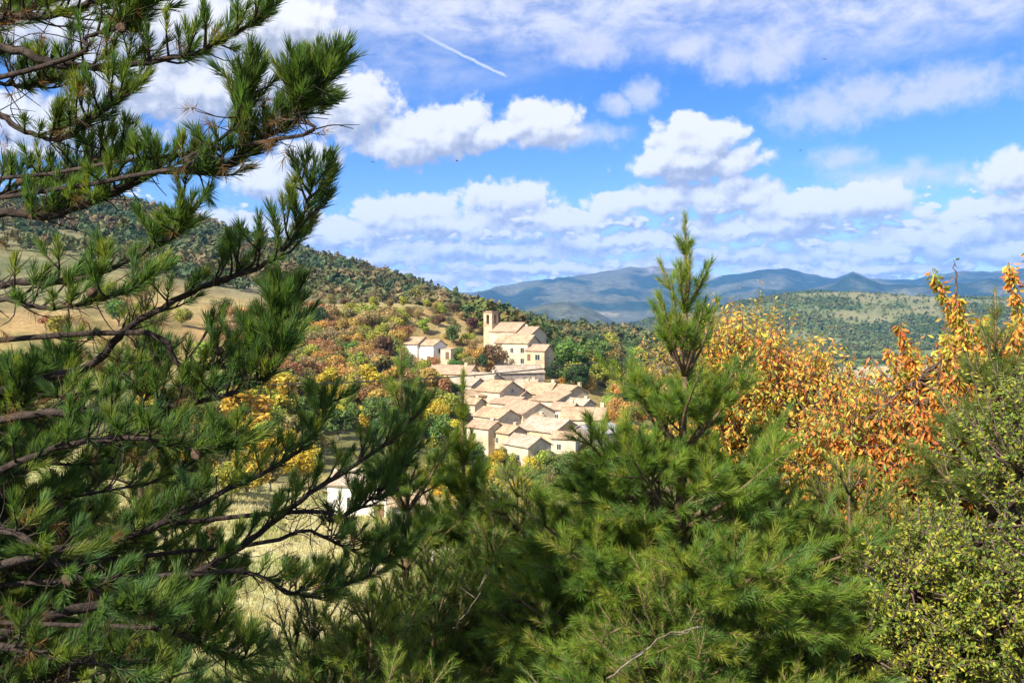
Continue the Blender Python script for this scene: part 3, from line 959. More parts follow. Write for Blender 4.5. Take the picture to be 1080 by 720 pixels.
house(556, 433, 191, 9.6, 8.6, 5.6, 2.1, -58, W_CREAM, R_PINK, 'village_house', 'house with a wide pink gable roof and brown eaves in front of the village', 'house', VG,
      wins=[('right', -1.0, 2.4, 1.6, 1.6), ('right', 2.6, 2.2, 0.8, 1.2), ('front', 2.4, 2.4, 0.9, 1.2)])
house(616, 440.5, 190, 9.4, 7.6, 4.8, 2.2, -9, W_CREAM, R_TAN, 'village_house', 'house with a broad sunlit tan roof and skylight at the right end of the village', 'house', VG,
      wins=[('front', 2.2, 1.8, 1.4, 1.2), ('left', 0.0, 2.6, 0.8, 1.1)], chims=[(-2.9, 0.5, 0.9), (4.0, 0.3, 1.3)])
house(580, 452, 181, 10.5, 9.0, 6.2, 2.2, -46, W_OCHRE, R_PALE, 'village_house', 'big house with a pale roof and one lower window nearest the pine branches', 'house', VG,
      wins=[('right', 1.0, 3.0, 0.9, 1.4), ('front', 1.2, 3.2, 0.9, 1.3), ('front', -2.0, 3.2, 0.9, 1.3)])
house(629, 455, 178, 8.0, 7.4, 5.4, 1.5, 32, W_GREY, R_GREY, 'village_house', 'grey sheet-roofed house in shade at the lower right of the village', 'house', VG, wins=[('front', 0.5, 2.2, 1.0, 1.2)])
house(556, 468, 168, 7.4, 6.0, 4.6, 1.6, -50, W_STONE, R_PALE, 'village_house', 'lowest stone house with a pale roof just above the foreground pines', 'house', VG, wins=[('right', 0.0, 2.0, 1.6, 1.7), ('front', 0.8, 1.8, 0.9, 1.1)])
house(524, 438.5, 186, 8.4, 6.4, 4.2, 1.6, -48, W_STONE, R_TAN, 'village_house', 'low stone house with a tan roof at the lower left of the village', 'house', VG, wins=[('front', 0.5, 1.6, 0.8, 1.1)])
SM = [
    (497, 425, 201, 5.5, 4.6, 4.0, 1.2, -34, W_CREAM, R_TAN, 'small cream house with a tan roof left of the three-window gable'),
    (546, 417, 209, 5.0, 4.4, 5.0, 1.2, -40, W_CREAM, R_PINK, 'narrow cream house wedged between the three-window gable and the centre'),
    (556, 406, 219, 5.6, 4.8, 5.4, 1.3, -20, W_OCHRE, R_PALE, 'ochre house with a pale roof just below the barn front'),
    (596, 431, 196, 5.2, 5.0, 4.4, 1.3, -30, W_CREAM, R_PINK, 'small cream house with a pink roof behind the skylight house'),
    (512, 450, 178, 6.2, 4.8, 3.8, 1.2, -42, W_CREAM, R_PINK, 'small cream house with a pink roof at the lower left edge of the village'),
    (597, 461, 172, 5.0, 4.4, 3.6, 1.0, -18, W_CREAM, R_TAN, 'low cream outbuilding with a tan roof beside the big pale roof'),
    (537, 455, 176, 5.6, 5.0, 4.2, 1.3, -50, W_OCHRE, R_TAN, 'low ochre house with a tan roof above the lowest stone house'),
    (477, 421, 208, 4.6, 4.4, 3.6, 1.0, -30, W_STONE, R_TAN, 'small stone lean-to at the foot of the tall cream house'),
    (612, 426, 199, 5.4, 4.6, 4.6, 1.2, -44, W_STONE, R_PALE, 'small stone house with a pale roof below the shaded chimney gable'),
    (566, 443, 186, 5.0, 5.2, 4.2, 1.2, -56, W_CREAM, R_TAN, 'cream house with a tan roof tucked against the wide pink gable'),
]
for (px, py, Y, L, W, H, rise, yaw, wl, rf_, lab) in SM:
    house(px, py, Y, L, W, H, rise, yaw, wl, rf_, 'village_house', lab, 'house', VG, wins=[('front', -.9, H - 2.2, .8, 1.1), ('right', .3, H - 2.3, .7, 1.0)], chims=[(L * .3, .3, .8)])
# the old farmhouse in the meadow, glimpsed through the pine
house(392, 508, 97, 8.4, 5.2, 3.6, 1.3, -14, W_WHITE, R_PALE, 'farmhouse', 'old whitewashed farmhouse with a pale tiled roof half hidden behind pine boughs', 'farmhouse', None,
      wins=[('front', -1.4, 1.2, 0.8, 1.1), ('front', 2.0, -0.3, 1.0, 2.0, 'door')], drop=4)
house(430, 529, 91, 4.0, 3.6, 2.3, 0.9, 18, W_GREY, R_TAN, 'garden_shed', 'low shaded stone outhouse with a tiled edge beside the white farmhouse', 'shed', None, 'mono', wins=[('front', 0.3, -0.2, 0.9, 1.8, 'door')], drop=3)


def leaning_post():
    b = at(459, 580, 62)
    b[2] = min(b[2], float(ground(b[0], b[1])) + 0.05)
    g = Geo()
    top = at(449, 541, 62)
    d = (top - b)
    prof = np.linspace(0, 1, 5)
    g.tube([b + d * t + np.array([0.02 * math.sin(5 * t), 0, 0]) for t in prof], [0.17, 0.16, 0.155, 0.15, 0.14], 8)
    o = link('post', g.mesh('post', False), M_WHITEWOOD)
    tag(o, 'bleached wooden post leaning in the meadow beside the yellow shrub', 'post')


leaning_post()


def power_line():
    A = np.array([-32.7, 35.0, EYE - 62 * 35 / 900.])
    S = [0.0, .4, .5, .6, .75, .9, 1.0]
    B = np.array([8.0, 43.0, EYE - 36 * 43 / 900.])
    pts, tgt = [], []
    co = None
    # sag fitted to the rows the cable crosses
    rows = {291: 403.5, 385: 404, 467: 400, 569: 388, 655: 376}
    ss, zz = [0.0, 1.0], [A[2], B[2]]
    for px, py in rows.items():
        u = (px - CX) / F
        s = (u * A[1] - A[0]) / ((B[0] - A[0]) - u * (B[1] - A[1]))
        Yv = A[1] + (B[1] - A[1]) * s
        ss.append(s)
        zz.append(EYE - (py - HY) * Yv / F)
    co = np.polyfit(ss, zz, 3)
    s = np.linspace(0, 1, 60)
    P = np.stack([A[0] + (B[0] - A[0]) * s, A[1] + (B[1] - A[1]) * s, np.polyval(co, s)], -1)
    g = Geo()
    g.tube(P, 0.032, 6)
    o = link('cable', g.mesh('cable', False), M_CABLE)
    tag(o, 'black overhead cable sagging in front of the village', 'cable')
    E = np.array([33.0, 44.0, EYE - 28 * 44 / 900.])
    s = np.linspace(0, 1, 40)[:, None]
    P2 = P[-1] * (1 - s) + E * s
    P2[:, 2] -= 4 * 0.55 * (s * (1 - s))[:, 0]
    g = Geo()
    g.tube(P2, 0.028, 6)
    o = link('cable', g.mesh('cable', False), M_CABLE)
    tag(o, 'black overhead cable running right behind the orange cherry leaves', 'cable')
    for p, lab in ((P[0], 'wooden utility pole at the left end of the cable'), (P[-1], 'wooden utility pole behind the young pine between the two cables'), (E, 'wooden utility pole at the right end of the second cable')):
        z0 = float(ground(p[0], p[1]))
        root = empty('utility_pole', (p[0], p[1], z0))
        tag(root, lab, 'pole', 'wooden poles that carry the cable')
        g = Geo()
        g.tube([(0, 0.14, t) for t in np.linspace(-0.5, p[2] - z0 + 0.35, 7)], np.linspace(0.15, 0.10, 7), 10)
        link('pole', g.mesh('pole', False), M_WOOD, root)
        g = Geo()
        g.tube([(0, 0.08, p[2] - z0 - 0.08), (0, 0.0, p[2] - z0 - 0.02), (0, 0, p[2] - z0 + 0.05)], [0.03, 0.04, 0.03], 8)
        link('clamp', g.mesh('clamp', False), M_IRON, root)


power_line()


def birds():
    for (px, py, lab) in ((393, 171, 'small dark bird gliding lowest on the left under the long cloud'), (482, 170, 'small dark bird below the long cloud left of centre'),
                          (870, 63, 'small dark bird highest in the blue at upper right'), (844, 159, 'tiny dark bird below the pinkish cloud on the right')):
        c = at(px, py, 95)
        root = empty('bird', c, R(random.Random(px).uniform(0, 360)))
        tag(root, lab, 'bird', 'birds in the sky')
        g = Geo()
        g.tube([(-.16, 0, 0), (-.08, 0, .01), (0, 0, .015), (.08, 0, .02), (.14, 0, .02), (.17, 0, .015)], [.008, .03, .04, .035, .022, .004], 8)
        for s in (-1, 1):
            V = [(.06, 0, .03), (-.06, 0, .03), (-.02, s * .16, .10), (.07, s * .16, .10), (-.04, s * .34, .06), (.0, s * .34, .06)]
            V = V + [(x, y, z - 0.008) for x, y, z in V]
            T = [(0, 1, 2), (0, 2, 3), (3, 2, 4), (3, 4, 5)]
            T = T + [(a + 6, c_ + 6, b_ + 6) for a, b_, c_ in T] + [(0, 3, 9), (0, 9, 6), (3, 5, 11), (3, 11, 9), (1, 7, 8), (1, 8, 2), (2, 8, 10), (2, 10, 4)]
            g.add(V, T)
        g.add([(-.13, .03, 0), (-.13, -.03, 0), (-.25, .05, 0), (-.25, -.05, 0), (-.2, 0, .015)], [(0, 1, 4), (0, 4, 2), (1, 3, 4), (2, 4, 3)])
        link('body', g.mesh('body', False), M_BIRD, root)


birds()


# ------------------------------------------------------------------ foliage generators
def rng(seed):
    return np.random.default_rng(seed)


def frames(A):
    """Two unit vectors square to each axis."""
    ref = np.where(np.abs(A[:, 2:3]) < 0.9, np.array([[0, 0, 1.0]]), np.array([[1.0, 0, 0]]))
    B = unit(np.cross(A, ref))
    return B, np.cross(A, B)


def needles(g, P0, A, L, per, nlen, width, rs, palette, spread=(62, 26), lift=0.0, bend=0.12, two=False, start=0.0):
    """Needles round shoots: P0 start, A axis, L length of each shoot."""
    n = len(P0)
    if n == 0:
        return
    idx = np.repeat(np.arange(n), np.broadcast_to(np.asarray(per, int), (n,)))
    m = len(idx)
    A = unit(A)
    Bv, Cv = frames(A)
    t = start + (1 - start) * rs.random(m) ** 0.9
    phi = rs.random(m) * 2 * math.pi
    th = np.radians(spread[0] + (spread[1] - spread[0]) * t + rs.normal(0, 7, m))
    a, b, c = A[idx], Bv[idx], Cv[idx]
    rad = b * np.cos(phi)[:, None] + c * np.sin(phi)[:, None]
    d = a * np.cos(th)[:, None] + rad * np.sin(th)[:, None]
    d[:, 2] += lift
    d = unit(d)
    base = P0[idx] + a * (L[idx] * t)[:, None]
    ln = nlen * (0.75 + 0.4 * rs.random(m))
    side = unit(np.cross(d, rs.normal(0, 1, (m, 3)))) * (width / 2)
    tip = base + d * ln[:, None] + a * (bend * ln)[:, None]
    pal = np.asarray(palette)
    shoot = rs.integers(0, len(pal), n)
    col = pal[shoot][idx] * (0.7 + 0.6 * rs.random(m))[:, None]
    if two:
        mid = base + d * (ln * 0.55)[:, None] + a * (bend * ln * 0.2)[:, None]
        V = np.stack([base - side * 0.8, base + side * 0.8, mid - side, mid + side, tip], 1).reshape(-1, 3)
        k = np.arange(m)[:, None] * 5
        T = np.concatenate([k + np.array([[0, 1, 3]]), k + np.array([[0, 3, 2]]), k + np.array([[2, 3, 4]])])
        C = np.repeat(col, 5, 0)
    else:
        V = np.stack([base - side, base + side, tip], 1).reshape(-1, 3)
        T = np.arange(m * 3).reshape(-1, 3)
        C = np.repeat(col, 3, 0)
    g.add(V, T, C)


def leaves(g, P, D, ln, wd, rs, cols, fold=0.25):
    """Folded leaves: attachment points P, directions D, length, width, colour per leaf."""
    m = len(P)
    if m == 0:
        return
    D = unit(D)
    S = unit(np.cross(D, rs.normal(0, 1, (m, 3))))
    N = np.cross(D, S)
    l = (ln * (0.7 + 0.5 * rs.random(m)))[:, None]
    w = (wd * (0.7 + 0.5 * rs.random(m)))[:, None]
    mid = P + D * l * 0.5 - N * w * fold
    curl = N * l * (rs.random(m)[:, None] - 0.3) * 0.3
    V = np.stack([P, mid + S * w * 0.5 + N * w * fold * 1.5, P + D * l + curl, mid - S * w * 0.5 + N * w * fold * 1.5, mid], 1).reshape(-1, 3)
    k = np.arange(m)[:, None] * 5
    T = np.concatenate([k + np.array([f]) for f in ([0, 4, 1], [1, 4, 2], [2, 4, 3], [3, 4, 0])])
    g.add(V, T, np.repeat(cols, 5, 0))


# ---- Scots pines grown year by year
def grow_branch(rnd, p, d, seg, years, order, wood, shoots, droop, bare=3, up=0.16, sy=4):
    pts = [p]
    for i in range(years):
        age = years - i
        l = seg * rnd.uniform(0.82, 1.12) * (1 - 0.05 * i)
        q = p + d * l
        if age <= bare:
            shoots.append((p, d, l, age, order))
        kids = 0
        if age > 1 and order < 3:
            kids = rnd.choice((2, 3, 3)) if order < 2 else rnd.choice((1, 2))
            slim = order == 0 and years <= sy or order == 1 and years <= sy - 2
            if slim:
                kids = rnd.choice((1, 1, 2) if order == 0 and years <= 3 else (1, 2, 2))
            b0 = np.cross(d, (0, 0, 1.0))
            b0 = b0 / max(np.linalg.norm(b0), 1e-6)
            c0 = np.cross(b0, d)
            for kx in range(kids):
                a = rnd.uniform(0, 2 * math.pi) if order == 0 else (0 if kx % 2 else math.pi) + rnd.uniform(-0.8, 0.8)
                nd = d * 0.72 + (b0 * math.cos(a) + c0 * math.sin(a)) * 0.72
                nd[2] += up + (.3 if slim else 0)
                nd = nd / np.linalg.norm(nd)
                grow_branch(rnd, q, nd, l * (rnd.uniform(0.42, 0.62) if slim else rnd.uniform(0.55, 0.78)), age - 1 - (1 if order == 2 and rnd.random() < .5 else 0), order + 1, wood, shoots, droop, bare, up, sy)
        p = q
        pts.append(q)
        d = d + np.array([rnd.gauss(0, 0.09), rnd.gauss(0, 0.09), up * 0.8 + rnd.gauss(0, 0.05) - droop * age * 0.02])
        d = d / np.linalg.norm(d)
    if years > 0:
        r0 = 0.0028 + 0.0021 * years + (0.0012 * years if order == 0 else 0)
        wood.append((pts, np.linspace(r0, 0.003, len(pts)), order))


def scots_pine(seed, nodes, lean=(0, 0), limbs=5, seg0=0.27, flat=0.5, maxyears=7, droop=1.0, bare=3, up=.16, sy=4):
    """nodes: heights of the whorls from the tip down (metres from the base)."""
    rnd = random.Random(seed)
    wood, shoots = [], []
    top = nodes[0]

    def axis(z):
        return np.array([lean[0] * z / top + 0.02 * math.sin(z * 2.1 + seed), lean[1] * z / top + 0.02 * math.cos(z * 1.7), z])
    for i, z in enumerate(nodes[1:], 1):
        years = min(i if sy else i + 1, maxyears)
        a0 = rnd.uniform(0, 6.28)
        nl = limbs + rnd.choice((0, 0, 1)) - (1 if i == 1 else 0) + (2 if sy and i in (3, 4) else 0)
        for j in range(nl):
            a = a0 + j * 2 * math.pi / nl + rnd.uniform(-.3, .3)
            rise = 1.75 - flat * min(i, 6) * 0.34 if sy == 0 else (2.0, 2.0, 1.8, 1.7, 1.2, 0.8, 0.45)[min(i, 6)]
            d = np.array([math.cos(a), math.sin(a), rise + rnd.uniform(-.15, .15)])
            d /= np.linalg.norm(d)
            grow_branch(rnd, axis(z), d, seg0 * ((0.4, 0.4, 0.72, 0.72, 0.78, 0.88, 1.0, 1.0) if sy else (.8, .8, .95, 1.1, 1.15, 1.1, 1.0, 1.0))[min(i, 7)], years, 0, wood, shoots, droop, bare, up if i > 3 else up + .14, sy)
        seglen = nodes[i - 1] - z
        if i <= (bare if not sy else 4):
            dd = axis(nodes[i - 1]) - axis(z)
            shoots.append((axis(z), unit(dd), float(np.linalg.norm(dd)), min(i, 3), 0))
    zs = np.concatenate([np.linspace(-0.4, nodes[-1], 6), nodes[::-1][1:]])
    tr = [axis(z) for z in zs]
    rad = [0.006 + 0.011 * max(0.0, top - z) ** 0.95 for z in zs]
    return wood, shoots, (tr, rad)


GREEN = [(0.150, 0.239, 0.032), (0.184, 0.270, 0.038), (0.117, 0.207, 0.036), (0.246, 0.292, 0.043), (0.129, 0.223, 0.057)]
DARKGREEN = [(0.074, 0.139, 0.037), (0.092, 0.173, 0.043), (0.116, 0.185, 0.040), (0.080, 0.151, 0.053), (0.169, 0.216, 0.043)]
LIMEGREEN = [(0.14, 0.19, 0.04), (0.12, 0.18, 0.045), (0.17, 0.20, 0.04), (0.09, 0.15, 0.035)]


def build_pine(name, label, group, seed, base, nodes, nlen=0.068, per=70, width=0.0034, pal=GREEN, bark=BARK_ORANGE, **kw):
    wood, shoots, (tr, rad) = scots_pine(seed, nodes, **kw)
    rs = rng(seed)
    root = empty(name, base)
    tag(root, label, 'pine tree', group)
    g = Geo()
    g.tube(tr, rad, 9)
    link('trunk', g.mesh('trunk', False, True), bark, root)
    g = Geo()
    for pts, r, order in wood:
        g.tube(pts, r, 6 if order == 0 else 4)
    link('branches', g.mesh('branches', False, True), bark, root)
    g = Geo()
    P = np.array([s[0] for s in shoots])
    A = np.array([s[1] for s in shoots])
    L = np.array([s[2] for s in shoots])
    age = np.array([s[3] for s in shoots])
    for a, frac, sp in ((1, 1.1, (54, 24)), (2, 0.85, (64, 42)), (3, 0.5, (76, 54)), (4, 0.35, (85, 70))):
        k = age == a
        if k.any():
            needles(g, P[k], A[k], L[k], np.maximum(per * frac * np.clip(L[k] / .17, .7, 2.6), 8), nlen, width, rs, pal if a < 3 else list(pal) * 2 + [(0.24, 0.14, 0.05), (0.20, 0.16, 0.05)], sp, 0.05)
    link('crown', g.mesh('crown'), NEEDLE, root)
    return root, len(shoots)


# ------------------------------------------------------------------ far woods, one mass each
def far_wood(name, label, seed, n, pxr, yr, size, tris, keep, palette, conif=0.3):
    rs = rng(seed)
    px = rs.uniform(pxr[0], pxr[1], n)
    Y = np.exp(rs.uniform(math.log(yr[0]), math.log(yr[1]), n))
    x = (px - CX) / F * Y
    z = ground(x, Y)
    k = rs.random(n) < keep(px, Y, x, z, rs)
    px, Y, x, z = px[k], Y[k], x[k], z[k]
    m = len(x)
    s = size[0] + (size[1] - size[0]) * rs.random(m) ** 1.5
    pal = np.asarray(palette)
    zone = fbm(x / 45, Y / 45, seed + 3, 3)
    ci = np.clip(((zone - 0.3) / 0.4 + rs.normal(0, 0.13, m)) * len(pal), 0, len(pal) - 1).astype(int)
    col = pal[ci] * (0.75 + 0.5 * rs.random((m, 1)))
    idx = np.repeat(np.arange(m), tris)
    q = len(idx)
    d = unit(rs.normal(0, 1, (q, 3)))
    d[:, 2] = np.abs(d[:, 2]) * 1.25 - 0.25
    tall = np.where(rs.random(m) < conif, 1.5, 1.0)[idx]
    c = d * (0.55 + 0.45 * rs.random(q))[:, None] * s[idx][:, None]
    c[:, 2] *= tall
    c[:, :2] *= (1.3 - 0.3 * tall)[:, None]
    cen = np.stack([x[idx], Y[idx], z[idx] + s[idx] * 0.75 * tall], -1) + c
    e = s[idx] * (0.30 + 0.3 * rs.random(q)) * (1.9 / math.sqrt(tris / 8.0))
    nrm = unit(d + rs.normal(0, 0.55, (q, 3)))
    Bv, Cv = frames(nrm)
    a = rs.random(q) * 6.28
    V = []
    for j in range(3):
        th = a + j * 2.094 + rs.normal(0, 0.3, q)
        V.append(cen + (Bv * np.cos(th)[:, None] + Cv * np.sin(th)[:, None]) * e[:, None])
    V = np.stack(V, 1).reshape(-1, 3)
    cc = np.repeat(col[idx] * (0.8 + 0.4 * rs.random((q, 1))), 3, 0)
    o = link(name, mesh_np(name, V, np.arange(q * 3).reshape(-1, 3), cc), FOREST)
    tag(o, label, 'woods', kind='stuff')
    return m


HILLPAL = [(0.062, 0.098, 0.044), (0.076, 0.112, 0.048), (0.100, 0.125, 0.050), (0.130, 0.142, 0.058), (0.155, 0.138, 0.060), (0.170, 0.130, 0.068)]
GREENPAL = [(0.040, 0.065, 0.026), (0.055, 0.085, 0.030), (0.085, 0.115, 0.035), (0.12, 0.13, 0.04), (0.16, 0.13, 0.045)]


def keep_left(px, Y, x, z, rs):
    n = fbm(x / 60, Y / 60, 51, 4)
    k = 0.25 + 0.75 * sstep(n, 0.36, 0.5)
    bare = (1 - sstep(Y, 440, 540)) * sstep(px, 180, 260) * (1 - sstep(px, 420, 500))
    tanl = (1 - sstep(Y, 480, 560)) * (1 - sstep(px, 95, 150))
    return k * (1 - 0.8 * bare) * (1 - 0.85 * tanl)


far_wood('hill_wood', 'mixed dark green and rusty wood covering the long left hill', 11, 15000, (-120, 700), (390, 960), (2.0, 4.6), 30, keep_left, HILLPAL)
far_wood('spur_wood', 'dense green wood on the slope running down behind the church', 12, 2600, (480, 720), (300, 640), (2.2, 4.0), 30,
         lambda px, Y, x, z, rs: 0.95 * sstep(px, 480, 530), [(0.040, 0.070, 0.024), (0.055, 0.095, 0.030), (0.085, 0.125, 0.032), (0.10, 0.12, 0.035), (0.15, 0.12, 0.04)])
far_wood('valley_wood', 'green copses and hedges on the valley floor at right', 13, 5200, (690, 1160), (420, 1550), (1.6, 3.6), 16,
         lambda px, Y, x, z, rs: sstep(fbm(x / 90, Y / 90, 81, 4), 0.42, 0.54) * (1 - 0.93 * sstep(px, 815, 850) * sstep(Y, 620, 660) * (1 - sstep(Y, 1000, 1060))), GREENPAL, 0.1)
far_wood('far_hill_wood', 'patchy woodland on the round green hill across the valley', 14, 26000, (660, 1180), (1450, 2450), (2.2, 4.4), 9,
         lambda px, Y, x, z, rs: 0.10 + 0.90 * sstep(fbm(x / 200, Y / 160, 91, 5), 0.56, 0.47), [(0.075, 0.115, 0.042), (0.088, 0.125, 0.045), (0.105, 0.14, 0.05), (0.13, 0.145, 0.055)], 0.1)


# ------------------------------------------------------------------ trees and bushes of the middle distance
def crown_mesh(name, seed, shape, n=1100):
    """Leaf clumps of a tree one metre high (scaled when placed)."""
    rs = rng(seed)
    lobes = []
    if shape == 'round':
        for _ in range(9):
            d = unit(rs.normal(0, 1, 3))
            lobes.append((np.array([d[0] * .24, d[1] * .24, .60 + d[2] * .20]), rs.uniform(.13, .22)))
    elif shape == 'bush':
        for _ in range(10):
            a = rs.uniform(0, 6.28)
            lobes.append((np.array([math.cos(a) * rs.uniform(.1, .42), math.sin(a) * rs.uniform(.1, .42), rs.uniform(.25, .68)]), rs.uniform(.17, .27)))
    elif shape == 'tall':
        for _ in range(10):
            z = rs.uniform(.22, .9)
            a = rs.uniform(0, 6.28)
            w = .15 * (1.1 - abs(z - .5))
            lobes.append((np.array([math.cos(a) * w, math.sin(a) * w, z]), rs.uniform(.09, .15)))
    elif shape == 'conifer':
        for i in range(11):
            z = .12 + .8 * i / 10
            for _ in range(2):
                a = rs.uniform(0, 6.28)
                w = .20 * (1 - z) + .01
                lobes.append((np.array([math.cos(a) * w, math.sin(a) * w, z]), .05 + .13 * (1 - z)))
    elif shape == 'sparse':
        for _ in range(16):
            d = unit(rs.normal(0, 1, 3))
            lobes.append((np.array([d[0] * .34, d[1] * .34, .60 + d[2] * .32]), rs.uniform(.07, .13)))
    vol = np.array([r ** 2 for c, r in lobes])
    li = rs.choice(len(lobes), n, p=vol / vol.sum())
    cen = np.array([c for c, r in lobes])[li]
    rad = np.array([r for c, r in lobes])[li]
    d = unit(rs.normal(0, 1, (n, 3)))
    P = cen + d * (rad * (0.45 + 0.65 * rs.random(n) ** 0.6))[:, None]
    P[:, 2] = np.maximum(P[:, 2], 0.02)
    nrm = unit(d + rs.normal(0, .6, (n, 3)))
    Bv, Cv = frames(nrm)
    e = 0.020 + 0.030 * rs.random(n)
    if shape == 'conifer':
        e *= 0.8
    a = rs.random(n) * 6.28
    V = []
    for j in range(4):
        th = a + j * 1.571 + rs.normal(0, .25, n)
        V.append(P + (Bv * np.cos(th)[:, None] + Cv * np.sin(th)[:, None]) * (e * (1.0 if j % 2 else 0.62))[:, None])
    V = np.stack(V, 1).reshape(-1, 3)
    k = np.arange(n)[:, None] * 4
    T = np.concatenate([k + np.array([[0, 1, 2]]), k + np.array([[0, 2, 3]])])
    lt = rs.uniform(.75, 1.2, len(lobes))[li] * rs.uniform(.65, 1.35, n)
    hue = rs.normal(0, .10, (n, 1)) * np.array([[1, -.3, -.2]])
    C = np.clip(lt[:, None] * (1 + hue), .2, 2)
    return mesh_np(name, V, T, np.repeat(C, 4, 0))


def trunk_mesh(name, seed, shape):
    rs = rng(seed)
    g = Geo()
    h = {'round': .62, 'bush': .45, 'tall': .85, 'conifer': .95, 'sparse': .7}[shape]
    z = np.linspace(-.06, h, 6)
    g.tube(np.stack([.015 * np.sin(z * 5), .015 * np.cos(z * 4), z], -1), np.linspace(.026, .006, 6), 6)
    for i in range(6 if shape != 'conifer' else 0):
        a = rs.uniform(0, 6.28)
        z0 = rs.uniform(.12, .4)
        t = np.linspace(0, 1, 4)[:, None]
        e = np.array([math.cos(a) * .26, math.sin(a) * .26, z0 + rs.uniform(.2, .42)])
        p = np.array([0, 0, z0]) * (1 - t) + e * t
        p[:, 2] += .06 * np.sin(t[:, 0] * 3.1)
        g.tube(p, np.linspace(.013, .003, 4), 5)
    return g.mesh(name, False)


KINDS = {}
for _s, _cnt in (('round', 4), ('bush', 5), ('tall', 3), ('conifer', 3), ('sparse', 3)):
    KINDS[_s] = [(crown_mesh('crown', 200 + 13 * i + len(_s), _s, 2000 if _s != 'sparse' else 900), trunk_mesh('trunk', 300 + i, _s)) for i in range(_cnt)]
TREE_NAME = {'round': 'broadleaf_tree', 'bush': 'bush', 'tall': 'slender_tree', 'conifer': 'conifer_tree', 'sparse': 'thin_tree'}
TREE_CAT = {'round': 'tree', 'bush': 'bush', 'tall': 'tree', 'conifer': 'conifer', 'sparse': 'tree'}
_rt = random.Random(5)


def tree(p, h, shape, color, label, group=None, wide=1.0):
    root = empty(TREE_NAME[shape], p, _rt.uniform(0, 6.28))
    tag(root, label, TREE_CAT[shape], group)
    cm, tm = _rt.choice(KINDS[shape])
    tk = link('trunk', tm, BARK_GREY, root)
    cr = link('crown', cm, FOLIAGE, root)
    j = [_rt.uniform(.88, 1.12) for _ in range(3)]
    cr.color = (color[0] * j[0], color[1] * j[1], color[2] * j[2], 1)
    for o in (tk, cr):
        o.scale = (h * wide, h * wide, h)
    return root


C_YEL = (0.52, 0.40, 0.05)
C_YGR = (0.29, 0.31, 0.05)
C_GRN = (0.11, 0.18, 0.045)
C_DGR = (0.050, 0.085, 0.030)
C_OLV = (0.19, 0.18, 0.06)
C_RUS = (0.32, 0.19, 0.085)
C_ORG = (0.46, 0.28, 0.075)
C_TAN = (0.33, 0.25, 0.11)
C_BRN = (0.17, 0.10, 0.055)
C_PUR = (0.15, 0.06, 0.06)

# trees one can single out: (px, py of the base, near, far limit of depth, height in px, shape, colour, width, label)
SINGLE = [
    (440, 321, 270, 420, 25, 'round', C_OLV, 1.15, 'round olive tree standing against the sky on the crest of the knoll'),
    (462, 330, 262, 330, 17, 'round', C_TAN, 1.1, 'tan bush-like tree just right of the round crest tree'),
    (337, 352, 200, 420, 30, 'round', C_DGR, .8, 'dark green tree alone on the rusty slope above the power cable'),
    (405, 386, 200, 300, 34, 'round', C_BRN, .85, 'dark brown leaved tree at the left wall of the villa'),
    (370, 379, 200, 300, 22, 'bush', C_GRN, .9, 'bright green bush on the slope left of the villa'),
    (447, 352, 240, 330, 20, 'tall', C_YGR, 1.2, 'light green upright tree behind the villa roof'),
    (478, 365, 240, 330, 24, 'round', C_GRN, 1.1, 'green tree on the bank between the villa and the church'),
    (498, 353, 255, 330, 20, 'round', C_PUR, .9, 'dark purple leaved tree left of the bell tower'),
    (500, 385, 236, 300, 20, 'bush', C_ORG, 1.1, 'orange brown bush below the bell tower'),
    (522, 388, 237, 300, 28, 'round', C_BRN, 1.25, 'reddish brown tree in front of the church wall'),
    (508, 393, 236, 300, 20, 'round', C_DGR, .9, 'dark green tree left of the barn gable'),
    (537, 346, 274, 330, 22, 'round', C_YGR, 1.0, 'light green treetop behind the church nave roof'),
    (458, 388, 225, 300, 15, 'bush', C_RUS, 1.0, 'rusty pink bush at the foot of the villa steps'),
    (484, 383, 236, 300, 13, 'bush', C_YGR, 1.6, 'wide yellow green bush on the terrace bank right of the villa'),
    (600, 398, 235, 300, 40, 'round', C_GRN, 1.1, 'tall bright green tree right of the small annex'),
    (625, 402, 225, 300, 38, 'round', C_GRN, 1.1, 'broad green tree in the grove right of the barn'),
    (583, 405, 226, 300, 27, 'round', C_DGR, .9, 'dark green tree at the right end of the barn'),
    (645, 408, 220, 300, 42, 'round', C_OLV, 1.0, 'olive tree at the right side of the village grove'),
    (612, 412, 215, 300, 30, 'round', C_DGR, 1.1, 'dark tree in the front of the grove above the tan roofs'),
    (622, 414, 205, 300, 24, 'bush', C_ORG, .9, 'orange bush at the foot of the grove by the last houses'),
    (660, 416, 200, 300, 40, 'round', C_DGR, 1.0, 'dark green tree at the far right edge of the village'),
    (672, 395, 235, 320, 36, 'round', C_YGR, 1.0, 'yellow green tree behind the tip of the young pine'),
    (685, 425, 190, 300, 42, 'round', C_ORG, 1.0, 'orange tree beyond the village partly behind the young pine'),
    (262, 470, 100, 200, 64, 'tall', C_YEL, 1.5, 'bright yellow poplar on the slope behind the big pine'),
    (300, 452, 100, 220, 42, 'round', C_YGR, 1.0, 'yellow green tree under the left stretch of the cable'),
    (235, 440, 100, 220, 48, 'round', C_GRN, 1.0, 'fresh green tree seen between the big pine boughs'),
    (352, 440, 100, 220, 34, 'round', C_YEL, 1.0, 'yellow tree below the middle of the cable'),
    (322, 440, 100, 170, 16, 'bush', C_PUR, 1.2, 'small crimson bush among the yellow trees'),
    (383, 430, 120, 240, 30, 'bush', C_RUS, 1.1, 'rust coloured bush above the cable left of the villa'),
]
